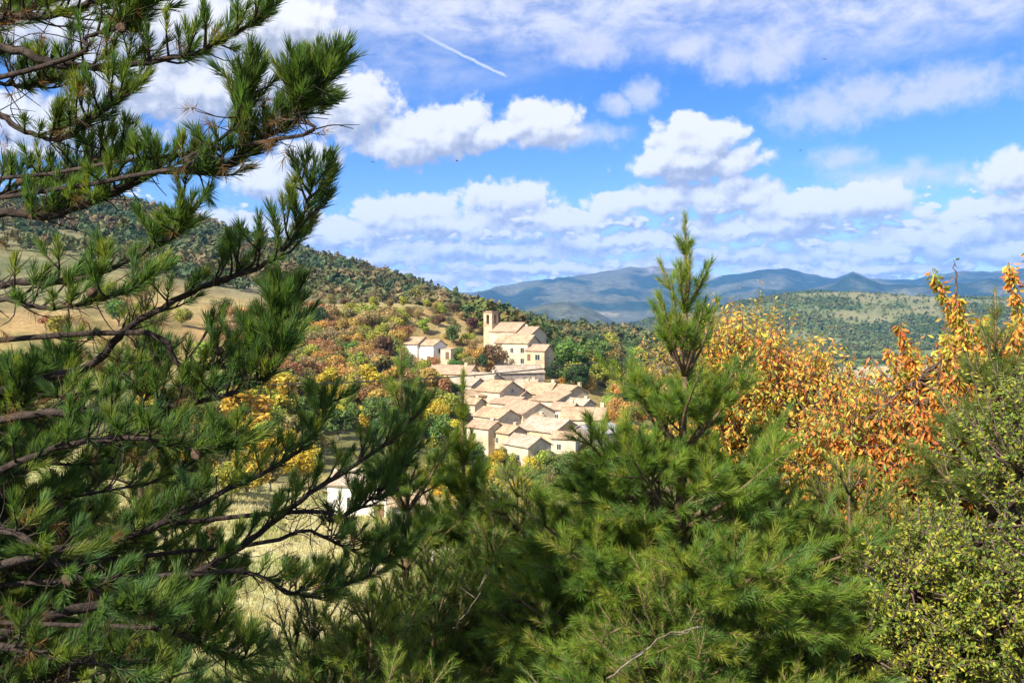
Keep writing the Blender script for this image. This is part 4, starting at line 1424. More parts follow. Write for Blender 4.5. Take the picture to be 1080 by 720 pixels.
for (px, py, y0, y1, hp, shp, c, wd, lab) in SINGLE:
    p = hit(px, py, y0, y1)
    tree(p, hp * p[1] / F, shp, c, lab, None, wd)


def poisson(rnd, n, x0, x1, y0, y1, d, ok):
    out = []
    for _ in range(n * 40):
        if len(out) >= n:
            break
        a, b = rnd.uniform(x0, x1), rnd.uniform(y0, y1)
        if ok(a, b) and all((a - c) ** 2 + ((b - e) * 1.7) ** 2 > d * d for c, e in out):
            out.append((a, b))
    return out


COLW = {'tan': C_TAN, 'rust brown': C_RUS, 'olive': C_OLV, 'orange': C_ORG, 'yellow': C_YEL, 'yellow green': C_YGR, 'green': C_GRN, 'dark green': C_DGR, 'brown': C_BRN}


# bushes that stand wholly behind other things
DROP = {1, 5, 8, 9, 11, 12, 14, 20, 23, 28, 30, 33, 34, 36, 39, 40, 41, 46, 48, 49, 51, 54, 57, 58, 61, 63, 64, 66, 67, 68, 69, 70, 79, 80, 83, 87,
        88, 91, 92, 93, 94, 95, 97, 100, 101, 106, 108, 109, 110, 111, 113, 114, 115, 117, 119, 120, 125, 126, 127, 128, 131, 138, 139, 140, 142, 144, 145,
        146, 149, 151, 153, 154, 156, 159, 160, 167, 168, 169, 172, 174, 175, 177, 181, 183, 185, 186, 187, 190, 192, 195, 196, 200, 201, 204, 207, 209, 210,
        212, 213, 214, 215, 216, 217, 218, 222, 223, 227, 229, 231, 233, 234, 235, 238, 240, 241, 244, 245, 247, 252, 255, 257, 262, 267, 268, 269, 270, 273,
        277, 280, 281, 282, 292, 293, 297, 302, 306, 309, 310, 311, 312, 314, 315, 317, 323, 326, 327, 328, 330, 331, 336, 338, 340, 342, 343, 344, 345, 346,
        347, 357, 362, 367, 368, 371, 372, 373, 376, 379, 381, 383, 384, 386, 392, 394, 396, 397, 404, 405, 407, 408, 413, 415, 417, 419, 420, 423, 427, 430,
        433, 434, 436, 437, 438, 439, 440, 441, 442, 444, 445, 446, 448, 449, 450, 451, 452, 453, 454, 456, 458, 459, 460, 461, 464, 465, 466, 467, 468, 469,
        470, 471, 473, 474, 475, 476, 477, 478, 479, 481, 482, 484, 485, 486, 487, 489, 490, 491, 492, 493, 494, 497, 501, 502, 504, 506, 510, 515, 517, 518,
        519, 521, 523, 525, 526, 531, 534, 537, 539, 540, 543, 545, 550, 553, 555, 558, 562, 568, 569, 570, 571, 572, 574, 575, 576, 577, 578, 581, 583, 584,
        585, 587, 588, 590, 591, 592, 593, 594, 596, 600, 601, 602, 603, 605, 622, 637, 648, 653, 660, 661, 662, 663, 664, 667, 668, 669, 670, 671, 672, 673,
        674, 675, 676, 677, 678, 679, 680, 681, 682, 683, 684, 685}
SCAT = []
_sid = [0]


def scatter(seed, n, box_, d, hp, cols, shapes, where, group, y0, y1, ok=lambda a, b: True):
    rnd = random.Random(seed)
    for (a, b) in poisson(rnd, n, *box_, d, ok):
        p = hit(a, b, y0, y1)
        s = rnd.choice(shapes)
        cn = rnd.choice(cols)
        h = rnd.uniform(*hp) * (1.35 if s in ('tall', 'conifer') else 1.0)
        wide = rnd.uniform(.9, 1.35)
        _sid[0] += 1
        keep = _sid[0] not in DROP
        st = _rt.getstate()
        if keep:
            o = tree(p, h * p[1] / F, s, COLW[cn], None, group, wide)
            o['scatter_id'] = _sid[0]
            row = HY - (p[2] - EYE) * F / p[1]
            SCAT.append((o, a, row - h * .55, h / (hp[0] + hp[1]) * 2, wide, cn, {'round': 'tree', 'bush': 'bush', 'tall': 'upright tree', 'conifer': 'conifer', 'sparse': 'thin tree'}[s]))
        else:
            _rt.setstate(st)
            [_rt.uniform(0, 1), _rt.choice([0, 1, 2]), _rt.uniform(0, 1), _rt.uniform(0, 1), _rt.uniform(0, 1)]


LANDMARKS = [(442, 365, 'the white villa'), (519, 342, 'the bell tower'), (572, 372, 'the small annex below the church'), (545, 395, 'the grey barn'), (440, 309, 'the round crest tree'),
             (337, 338, 'the lone dark slope tree'), (370, 369, 'the bright green slope bush'), (262, 440, 'the yellow poplar'), (322, 432, 'the crimson bush'), (235, 418, 'the fresh green tree'),
             (392, 508, 'the white farmhouse'), (489, 412, 'the tall cream house'), (616, 436, 'the skylight house'), (510, 538, 'the sparse yellow shrub'), (480, 392, 'the long pink roof'),
             (405, 370, 'the dark brown villa tree'), (600, 380, 'the tall grove tree'), (660, 400, 'the dark tree at the village edge'), (629, 458, 'the grey sheet roof'), (556, 470, 'the lowest stone house'),
             (380, 418, 'the rust bush above the cable'), (352, 424, 'the yellow tree below the cable'), (300, 432, 'the yellow green cable tree'), (685, 405, 'the orange tree by the slim pine'),
             (60, 300, 'the tan slope at far left'), (150, 270, 'the bright pine top'), (345, 640, 'the orange sapling'), (480, 350, 'the green bank tree'), (500, 375, 'the orange bush under the tower')]


def name_scattered():
    """Each bush is told apart by size, colour and where it stands from the nearest thing one can find."""
    out = {}
    for (o, px, py, sz, wd, cn, noun) in SCAT:
        dx, dy, nm = min(((px - a, py - b, c) for a, b, c in LANDMARKS), key=lambda t: math.hypot(t[0], t[1]))
        dist = math.hypot(dx, dy)
        ang = math.degrees(math.atan2(-dy, dx)) % 360
        rel = ['right of', 'above and right of', 'above', 'above and left of', 'left of', 'below and left of', 'below', 'below and right of'][int((ang + 22.5) // 45) % 8]
        band = 'just ' if dist < 16 else '' if dist < 38 else 'well '
        size = 'small ' if sz < .9 else 'large ' if sz > 1.12 else 'middling '
        form = 'broad ' if wd > 1.2 else 'narrow ' if wd < 1.02 else ''
        out.setdefault('%s%s%s %s %s%s %s' % (size, form, cn, noun, band, rel, nm), []).append((px, py, o))
    words_ = ['first', 'second', 'third', 'fourth', 'fifth', 'sixth', 'seventh', 'eighth']
    for lab, mem in out.items():
        mem.sort(key=lambda t: t[0])
        for i, (px, py, o) in enumerate(mem):
            if len(mem) == 1:
                o['label'] = lab
            elif len(mem) == 2:
                o['label'] = ('left hand ' if i == 0 else 'right hand ') + lab
            else:
                o['label'] = lab + ', ' + words_[min(i, 7)] + ' from left'
            w_ = o['label'].split()
            while len(w_) > 16:
                w_ = [q for q in w_ if q not in ('just', 'middling', 'well')][:16] if any(q in ('just', 'middling', 'well') for q in w_) else w_[1:]
            o['label'] = ' '.join(w_)


scatter(1, 50, (290, 500, 320, 346), 8, (8, 15), ['tan', 'olive', 'rust brown', 'tan', 'yellow green', 'brown'], ['bush', 'bush', 'round'], 'on the tan top of the knoll', 'bushes on the top of the knoll', 250, 330)
scatter(2, 190, (225, 425, 340, 404), 7.5, (14, 25), ['rust brown', 'tan', 'olive', 'yellow green', 'olive', 'tan', 'yellow green', 'orange', 'rust brown', 'tan'], ['bush', 'bush', 'round'], 'on the autumn slope left of the villa', 'bushes on the slope left of the villa', 150, 330)
scatter(3, 105, (205, 480, 400, 454), 9.5, (20, 34), ['yellow', 'yellow green', 'olive', 'yellow green', 'rust brown', 'green', 'orange'], ['round', 'bush', 'tall'], 'on the lower slope under the cable', 'trees on the slope under the cable', 130, 260)
scatter(4, 90, (100, 480, 450, 545), 11.5, (26, 44), ['yellow', 'yellow green', 'green', 'yellow green', 'yellow', 'olive'], ['round', 'bush', 'round', 'tall'], 'above the straw meadow', 'trees at the top of the meadow', 84, 190, lambda a, b: not (335 < a < 470 and b > 470) and b < 548 - max(0, a - 120) * .13)
scatter(5, 60, (-60, 240, 330, 450), 14, (12, 30), ['green', 'yellow', 'olive', 'yellow green', 'rust brown'], ['round', 'bush', 'round'], 'glimpsed through the boughs of the big pine', 'trees behind the big pine', 120, 330)
scatter(6, 40, (560, 700, 362, 418), 11, (18, 32), ['green', 'dark green', 'olive', 'green', 'yellow green', 'dark green'], ['round', 'round', 'bush'], 'in the grove right of the church', 'grove right of the church', 215, 420, lambda a, b: not (a < 588 and b > 378) and not (a < 640 and b > 412))
scatter(12, 34, (596, 690, 398, 452), 10, (18, 30), ['green', 'olive', 'dark green', 'yellow green', 'orange', 'yellow'], ['round', 'bush', 'round'], 'on the slope right of the last houses', 'trees right of the last houses', 185, 330, lambda a, b: a > 640 or (b < 412 and a > 604))
scatter(7, 16, (480, 560, 322, 352), 9, (9, 14), ['olive', 'yellow green', 'green', 'tan'], ['bush', 'round'], 'on the bank behind the church tower', 'bushes behind the church', 280, 400)
scatter(8, 20, (600, 720, 430, 500), 16, (26, 40), ['yellow', 'yellow green', 'orange', 'green'], ['round', 'bush'], 'below the village at the edge of the pines', 'trees below the village', 110, 185, lambda a, b: a > 640 or b > 486)
scatter(9, 40, (455, 640, 474, 530), 11, (18, 30), ['yellow green', 'green', 'olive', 'yellow'], ['bush', 'round'], 'at the foot of the village houses', 'bushes below the village', 105, 165)
scatter(10, 14, (470, 515, 352, 392), 9, (9, 14), ['olive', 'tan', 'rust brown', 'yellow green', 'green'], ['bush'], 'on the bank below the church tower', 'bushes on the church bank', 238, 300)
scatter(11, 34, (475, 645, 405, 482), 13, (8, 15), ['green', 'olive', 'yellow green', 'dark green', 'orange'], ['bush', 'round'], 'between the village houses', 'garden bushes between the village houses', 150, 240)
name_scattered()
tree(at(345, 652, 48) * np.array([1, 1, 0]) + np.array([0, 0, float(ground(*at(345, 652, 48)[:2]))]), 2.5, 'sparse', C_ORG, 'small orange leaved sapling alone in the straw meadow', None, .9)
tree(at(220, 700, 40) * np.array([1, 1, 0]) + np.array([0, 0, float(ground(*at(220, 700, 40)[:2]))]), 1.6, 'bush', C_TAN, 'low tan bush at the lower edge of the meadow', None, 1.0)


def meadow():
    rs = rng(77)
    n = 60000
    Y = np.exp(rs.uniform(math.log(16), math.log(112), n))
    px = rs.uniform(-60, 620, n)
    x = (px - CX) / F * Y
    k = rs.random(n) < 0.25 + 0.75 * sstep(fbm(x / 5, Y / 5, 131, 3), 0.40, 0.6)
    x, Y = x[k], Y[k]
    n = len(x)
    z = ground(x, Y) - 0.03
    per = 4
    idx = np.repeat(np.arange(n), per)
    m = len(idx)
    P = np.stack([x, Y, z], -1)[idx] + np.concatenate([rs.normal(0, .12, (m, 2)), np.zeros((m, 1))], 1)
    d = unit(np.stack([rs.normal(0.15, .35, m), rs.normal(0, .35, m), np.ones(m)], -1))
    h = (0.22 + 0.4 * rs.random(m))[:, None]
    s = unit(np.stack([rs.normal(0, 1, m), rs.normal(0, 1, m), np.zeros(m)], -1)) * (0.012 + 0.0006 * Y[idx])[:, None]
    V = np.stack([P - s, P + s, P + d * h], 1).reshape(-1, 3)
    g1, g2 = np.array([0.47, 0.42, 0.22]), np.array([0.25, 0.29, 0.09])
    t = np.clip(sstep(fbm(x / 7, Y / 7, 141, 3), 0.48, 0.66)[idx] + rs.normal(0, .2, m), 0, 1)[:, None]
    C = (g1 * (1 - t) + g2 * t) * (0.75 + 0.5 * rs.random((m, 1)))
    o = link('meadow_grass', mesh_np('meadow_grass', V, np.arange(m * 3).reshape(-1, 3), np.repeat(C, 3, 0)), GRASS)
    tag(o, 'tall straw coloured meadow grass seen under the pine boughs', 'grass', kind='stuff')


meadow()


# ------------------------------------------------------------------ broadleaf trees near the viewer
def polyline(pts, n, rs=None, wob=0.0):
    pts = np.asarray(pts, float)
    t = np.linspace(0, len(pts) - 1, n)
    # Catmull-Rom through the points
    P = np.concatenate([[2 * pts[0] - pts[1]], pts, [2 * pts[-1] - pts[-2]]])
    i = np.clip(t.astype(int), 0, len(pts) - 2)
    f = (t - i)[:, None]
    a, b, c, d = P[i], P[i + 1], P[i + 2], P[i + 3]
    out = 0.5 * (2 * b + (c - a) * f + (2 * a - 5 * b + 4 * c - d) * f ** 2 + (3 * b - a - 3 * c + d) * f ** 3)
    if rs is not None and wob:
        w = rs.normal(0, wob, (n, 3))
        w[0] = 0
        out = out + w
    return out


def leafy(name, label, cat, group, seed, base, limbs, lobes, n_twigs, leaf, palette, bark, shoots=(), droop=0.7, up=0.6, twig=0.45, per=14, trunk_r=0.06):
    """A leafy tree: limbs (polylines from the base), lobes (centre, radii) that hold twigs, shoots (long bare-tipped rods with leaves).
    palette(P, rs) gives each leaf its colour."""
    rs = rng(seed)
    base = np.asarray(base, float)
    root = empty(name, base)
    tag(root, label, cat, group)
    gw, gt, gl = Geo(), Geo(), Geo()
    nodes, nrad = [], []
    for li, (pts, r) in enumerate(limbs):
        p = polyline(pts, 16, rs, 0.012) - base
        rad = np.linspace(r, r * 0.25, 16)
        gw.tube(p, rad, 8)
        nodes.append(p[4:])
        nrad.append(rad[4:])
    nodes = np.concatenate(nodes)
    LP, LD = [], []

    def along(p, k, rs, out):
        t = rs.random(k) ** 0.85 * 0.88 + 0.12
        f = t * (len(p) - 1)
        i = np.minimum(f.astype(int), len(p) - 2)
        q = p[i] + (p[i + 1] - p[i]) * (f - i)[:, None]
        d = unit(p[i + 1] - p[i])
        a = unit(np.cross(d, rs.normal(0, 1, (k, 3)))) * out + d * 0.35
        a[:, 2] -= droop * rs.uniform(.2, 1.6, k)
        LP.append(q)
        LD.append(a)
    vol = np.array([r[0] * r[1] * r[2] for c, r in lobes]) ** 0.67 if lobes else None
    for _ in range(n_twigs):
        c, r = lobes[rs.choice(len(lobes), p=vol / vol.sum())]
        d = unit(rs.normal(0, 1, 3)) * rs.random() ** 0.4
        q = np.asarray(c) - base + d * np.asarray(r)
        j = np.argmin(np.sum((nodes - q) ** 2, 1) + rs.random(len(nodes)) * 0.05)
        s = nodes[j]
        dv = unit(unit(q - s) * 0.6 + np.array([0, 0, up]) + rs.normal(0, .3, 3))
        e = q + dv * twig * rs.uniform(.5, 1.1)
        m = s * .45 + q * .55 + np.array([0, 0, -.03])
        p = polyline([s, m, q, e], 9, rs, 0.006)
        gt.tube(p, np.linspace(.009, .0025, 9), 4)
        along(p[4:], per, rs, 0.8)
    for (pts, k) in shoots:
        p = polyline(pts, 14, rs, 0.006) - base
        gw.tube(p, np.linspace(.014, .003, 14), 5)
        along(p, k, rs, 0.75)
    P, D = np.concatenate(LP), np.concatenate(LD)
    cols = palette(P + base, rs)
    P2 = P + unit(D) * leaf[2]
    leaves(gl, P2, D, leaf[0], leaf[1], rs, cols)
    link('trunk', gw.mesh('trunk', False, True), bark, root)
    link('twigs', gt.mesh('twigs', False), bark, root)
    link('crown', gl.mesh('crown'), LEAF, root)
    return root


def pix(P):
    return CX + P[:, 0] / P[:, 1] * F, HY - (P[:, 2] - EYE) / P[:, 1] * F


def pick(pal, w, rs):
    pal = np.asarray(pal)
    cum = np.cumsum(w, 1)
    cum = cum / cum[:, -1:]
    i = (rs.random(len(w))[:, None] > cum).sum(1)
    return pal[np.clip(i, 0, len(pal) - 1)] * rs.uniform(.75, 1.25, (len(w), 1))


CHERRY_PAL = [(0.678, 0.254, 0.064), (0.721, 0.392, 0.080), (0.689, 0.519, 0.095), (0.382, 0.413, 0.074), (0.466, 0.148, 0.058), (0.191, 0.265, 0.053)]


def cherry_cols(P, rs):
    """Leaves turn in patches: some shoots red orange, others still yellow or green."""
    n = fbm(P[:, 0] * 1.8 + 7, P[:, 2] * 1.6 + P[:, 1], 151, 3)
    h = fbm(P[:, 0] * 5, P[:, 2] * 5, 161, 2)
    w = np.stack([0.5 + 1.8 * sstep(n, .44, .60), 0.75 + 0 * n, 0.12 + .7 * sstep(n, .52, .38), 0.6 + 2.2 * sstep(h, .48, .62), 0.2 + 0.4 * sstep(n, .55, .7), 0.25 + 1.3 * sstep(h, .54, .68)], 1)
    return pick(CHERRY_PAL, w, rs)


def ground_at(px, Y):
    x = (px - CX) / F * Y
    return np.array([x, Y, float(ground(x, Y))])


def lobe(px, py, Y, rx, ry, rd):
    return at(px, py, Y), np.array([rx * Y / F, rd, ry * Y / F])


def sh(a, b, Y0, Y1, k, bow=8):
    """A rod from photo pixel a at depth Y0 to pixel b at depth Y1."""
    m = ((a[0] + b[0]) / 2 + bow, (a[1] + b[1]) / 2)
    return ([at(*a, Y0), at(*m, (Y0 + Y1) / 2), at(*b, Y1)], k)


b1 = ground_at(1010, 7.4)
leafy('cherry_tree', 'orange and red leaved cherry tree with long upright shoots at the right edge', 'cherry tree', None, 21, b1,
      [([b1, at(1005, 600, 7.4), at(985, 480, 7.3), at(965, 400, 7.2)], .06), ([at(1006, 620, 7.4), at(1035, 520, 7.2), at(1050, 420, 7.0)], .045),
       ([at(1000, 580, 7.4), at(940, 520, 7.6), at(895, 450, 7.8)], .04), ([at(1010, 640, 7.4), at(1080, 540, 7.0), at(1120, 430, 6.8)], .04)],
      [lobe(960, 460, 7.4, 80, 62, .6), lobe(1030, 425, 7.1, 60, 62, .5), lobe(1030, 385, 7.0, 45, 25, .3), lobe(900, 480, 7.7, 55, 45, .5), lobe(1090, 420, 6.9, 40, 60, .5), lobe(985, 420, 7.3, 40, 40, .4), lobe(1015, 520, 7.2, 70, 50, .5), lobe(930, 530, 7.4, 60, 40, .5), lobe(1000, 470, 7.0, 60, 50, .4)],
      1500, (0.064, 0.025, 0.02), cherry_cols, BARK_CHERRY,
      shoots=[sh((1022, 440), (984, 284), 7.2, 6.9, 414, 12), sh((1020, 420), (1008, 312), 7.1, 6.9, 309, 6), sh((975, 450), (947, 341), 7.3, 7.1, 309, 6), sh((985, 460), (960, 372), 7.4, 7.2, 207, -8),
              sh((1075, 420), (1063, 277), 7.0, 6.7, 378, 8), sh((1095, 420), (1088, 262), 6.9, 6.7, 378, 6), sh((1040, 430), (1034, 332), 7.0, 6.8, 276, 4), sh((1055, 440), (1072, 340), 6.9, 6.7, 276, -4), sh((1000, 450), (1000, 350), 7.2, 7.0, 276, 3), sh((965, 470), (937, 366), 7.3, 7.2, 189, 5), sh((1010, 330), (1006, 274), 6.95, 6.9, 4, 0)],
      droop=1.1, up=.75, twig=.36, per=15)
b2 = ground_at(850, 9.0)
leafy('cherry_tree', 'golden orange cherry tree between the young pine and the red cherry', 'cherry tree', None, 22, b2,
      [([b2, at(852, 640, 9.0), at(848, 520, 8.9), at(850, 430, 8.8)], .06), ([at(850, 600, 9), at(800, 500, 9.1), at(780, 410, 9.2)], .04), ([at(850, 580, 9), at(900, 500, 8.9), at(905, 430, 8.8)], .04)],
      [lobe(850, 450, 8.9, 80, 62, .8), lobe(800, 425, 9.1, 60, 68, .7), lobe(770, 375, 9.1, 40, 32, .5), lobe(900, 455, 8.9, 55, 45, .7), lobe(860, 510, 8.9, 70, 40, .7), lobe(770, 420, 9.2, 45, 50, .5), lobe(920, 500, 8.8, 50, 40, .5), lobe(830, 400, 9.0, 70, 25, .5), lobe(740, 470, 9.2, 50, 50, .6), lobe(870, 550, 8.9, 60, 40, .5)],
      1500, (0.064, 0.026, 0.02), lambda P, rs: pick(CHERRY_PAL, np.stack([0.35 + 1.3 * sstep(fbm(P[:, 0] * 1.5, P[:, 2] * 1.5, 171, 3), .5, .65)] + [np.full(len(P), v) for v in (1.0, 1.2, 1.1, .08, .55)], 1), rs), BARK_CHERRY,
      shoots=[sh((800, 430), (770, 345), 9.2, 9.0, 161), sh((790, 430), (752, 352), 9.2, 9.1, 138), sh((825, 430), (812, 345), 9.0, 8.9, 184, 4), sh((845, 430), (838, 372), 9.0, 8.9, 114, 3), sh((870, 440), (862, 374), 8.9, 8.8, 138, 3), sh((895, 440), (884, 392), 8.9, 8.8, 114, 3)],
      droop=1.0, up=.7, twig=.4, per=16)
b3 = ground_at(760, 17.0)
leafy('autumn_tree', 'thin yellow and tan tree behind the top of the young pine', 'tree', None, 23, b3,
      [([b3, at(765, 520, 17), at(770, 420, 17), at(785, 330, 17)], .11), ([at(765, 500, 17), at(720, 410, 17.2), at(705, 350, 17.2)], .06), ([at(766, 470, 17), at(815, 400, 16.8), at(825, 345, 16.8)], .06)],
      [lobe(780, 355, 17, 45, 38, 1.2), lobe(735, 375, 17.2, 50, 38, 1.2), lobe(815, 375, 16.8, 40, 38, 1.2), lobe(760, 415, 17, 85, 45, 1.5), lobe(705, 390, 17.2, 35, 35, 1.0)],
      420, (0.085, 0.042, 0.02), lambda P, rs: pick([(0.55, 0.40, 0.07), (0.42, 0.30, 0.10), (0.30, 0.30, 0.06), (0.52, 0.22, 0.06), (0.20, 0.22, 0.06)], np.tile(np.array([[.8, 1.0, 1.1, .5, .8]]), (len(P), 1)), rs), BARK_GREY,
      droop=.4, up=.7, twig=.7, per=14)
b4 = ground_at(1010, 5.4)
leafy('leafy_shrub', 'yellow green small leaved shrub filling the lower right corner', 'shrub', None, 24, b4,
      [([b4, at(1010, 690, 5.34), at(1040, 590, 5.26), at(1075, 490, 5.17)], .035), ([b4, at(985, 680, 5.34), at(950, 610, 5.34)], .025), ([at(1012, 700, 5.34), at(1060, 640, 5.09), at(1110, 590, 4.91)], .03), ([b4, at(940, 720, 5.26), at(905, 680, 5.26)], .02)],
      [lobe(1030, 620, 5.17, 75, 75, .5), lobe(965, 640, 5.26, 70, 75, .5), lobe(1072, 495, 5.17, 48, 85, .35), lobe(1085, 660, 4.83, 60, 70, .4), lobe(920, 690, 5.26, 60, 40, .4), lobe(1090, 440, 5.26, 22, 50, .2), lobe(1000, 700, 5.09, 80, 40, .4)],
      820, (0.034, 0.015, 0.004), lambda P, rs: pick([(0.27, 0.33, 0.045), (0.42, 0.42, 0.06), (0.17, 0.25, 0.045), (0.56, 0.46, 0.07), (0.10, 0.17, 0.04)], np.stack([np.full(len(P), 1.0), 0.3 + sstep(fbm(P[:, 0] * 3, P[:, 2] * 3, 181, 3), .45, .6), np.full(len(P), .9), .1 + .6 * sstep(fbm(P[:, 0] * 4, P[:, 2] * 4, 191, 3), .52, .66), np.full(len(P), .5)], 1), rs), BARK_CHERRY,
      droop=.1, up=.5, twig=.3, per=34)
b5 = ground_at(505, 52)
leafy('autumn_shrub', 'sparse yellow shrub with bare grey stems beside the leaning post', 'shrub', None, 25, b5,
      [([b5, at(495, 565, 52), at(485, 520, 52)], .09), ([b5, at(510, 560, 52), at(512, 515, 52)], .08), ([b5, at(530, 560, 52), at(548, 520, 52)], .08), ([b5, at(515, 570, 51.5), at(528, 530, 51.5)], .06), ([b5, at(485, 570, 52), at(470, 535, 52)], .06)],
      [lobe(488, 522, 52, 20, 14, 1.0), lobe(512, 516, 52, 20, 10, 1.0), lobe(540, 530, 52, 22, 22, 1.0), lobe(548, 560, 52, 22, 20, 1.0), lobe(472, 535, 52, 12, 14, .8)],
      170, (0.17, 0.11, 0.02), lambda P, rs: pick([(0.62, 0.46, 0.06), (0.50, 0.40, 0.07), (0.30, 0.30, 0.06)], np.tile(np.array([[1.0, .7, .3]]), (len(P), 1)), rs), BARK_GREY,
      droop=.2, up=.7, twig=1.0, per=10)

# ------------------------------------------------------------------ the pines near the viewer
FG = 'young pines below the viewpoint'


def place_pine(px_tip, py_tip, Y, px_base, label, seed, steps, **kw):
    t = at(px_tip, py_tip, Y)
    b = ground_at(px_base, Y)
    h = t[2] - b[2]
    nodes = [h]
    for s in steps:
        if nodes[-1] - s < 0.25:
            break
        nodes.append(nodes[-1] - s)
    while nodes[-1] > 0.9 and len(nodes) < 14:
        nodes.append(nodes[-1] - 0.5)
    return build_pine('pine_tree', label, FG, seed, b, np.array(nodes), lean=(t[0] - b[0], t[1] - b[1]), **kw)


place_pine(725, 228, 5.6, 702, 'young pine with a tall slim leader standing up against the sky', 31, (0.26, 0.38, 0.42, 0.5, 0.52, 0.5, 0.5), maxyears=6, seg0=.29, per=120, up=.13, nlen=.072, bare=2, limbs=6, width=.0038)
ST = (0.2, 0.3, 0.34, 0.36, 0.36)
LOW = dict(steps=ST, maxyears=6, sy=0, limbs=6, seg0=.215, flat=.8, per=64, nlen=.056, width=.0032)
place_pine(610, 520, 6.0, 600, 'dense green pine filling the bottom centre under the village', 32, **LOW)
place_pine(455, 590, 6.2, 455, 'dark green low pine at the bottom left of centre', 33, **{**LOW, 'pal': GREEN[:3] + DARKGREEN[2:]})
place_pine(775, 560, 5.2, 765, 'pale tipped pine at the bottom right of centre', 34, **LOW)
place_pine(805, 490, 6.6, 800, 'green pine filling the gap right of the tall slim young pine', 41, **LOW)
place_pine(900, 492, 6.0, 895, 'spreading pine in front of the orange cherry', 35, **{**LOW, 'per': 50})
place_pine(700, 600, 4.9, 700, 'fresh green pine at the bottom edge below the tall slim young pine', 42, **LOW)
place_pine(1047, 306, 6.2, 1050, 'slim light green pine tip among the orange leaves at the right', 36, (0.22, 0.3, 0.34, 0.4, 0.4), maxyears=5, sy=2, seg0=.22, per=60, pal=LIMEGREEN)
place_pine(425, 366, 7.4, 430, 'bushy pine whose dark tip rises in front of the villa', 37, (0.24, 0.34, 0.4, 0.45, 0.5), maxyears=4, seg0=.27, nlen=.08, per=80, pal=GREEN)
place_pine(490, 394, 7.8, 492, 'thin bright green pine leader in front of the cream houses', 38, (0.42, 0.42, 0.42, 0.45, 0.5), maxyears=4, seg0=.24, per=190, nlen=.09, width=.0042)
place_pine(330, 640, 5.4, 330, 'dark pine boughs at the bottom edge below the meadow', 39, **{**LOW, 'pal': DARKGREEN, 'maxyears': 5})
place_pine(548, 500, 7.4, 552, 'pine with spreading upper boughs below the last roofs', 40, **{**LOW, 'seg0': .23})
place_pine(395, 632, 5.3, 395, 'green pine with crowded tips at the bottom edge in front of the meadow', 44, **LOW)
place_pine(520, 560, 6.6, 520, 'green pine standing before the yellow shrub', 45, **LOW)
place_pine(150, 262, 9.5, 150, 'bright green pine top standing behind the boughs of the big dark pine', 43, (0.3, 0.4, 0.45, 0.5, 0.5), maxyears=4, seg0=.30, per=80, nlen=.08, pal=LIMEGREEN)


def dead_branch(root, pts, Y, r):
    g = Geo()
    rs = rng(int(pts[0][0]))
    p = polyline([at(a, b, Y - 0.12 * i) for i, (a, b) in enumerate(pts)], 14, rs, .006) - np.array(root.location)
    g.tube(p, np.linspace(r, r * .3, 14), 6)
    for j in (5, 8, 10):
        d = unit(unit(p[j + 1] - p[j]) + rs.normal(0, .7, 3)) * rs.uniform(.08, .2)
        g.tube(polyline([p[j], p[j] + d * .5, p[j] + d + rs.normal(0, .02, 3)], 6), np.linspace(r * .5, .0015, 6), 5)
    link('dead_branch', g.mesh('dead_branch', False, True), DEADWOOD, root)


BYL = {o['label']: o for o in COL.objects if o.name.startswith('pine_tree')}
dead_branch(BYL['fresh green pine at the bottom edge below the tall slim young pine'], [(640, 715), (676, 690), (705, 668), (738, 662)], 4.3, .005)
dead_branch(BYL['dense green pine filling the bottom centre under the village'], [(478, 662), (490, 648), (505, 628), (511, 606)], 5.2, .0045)


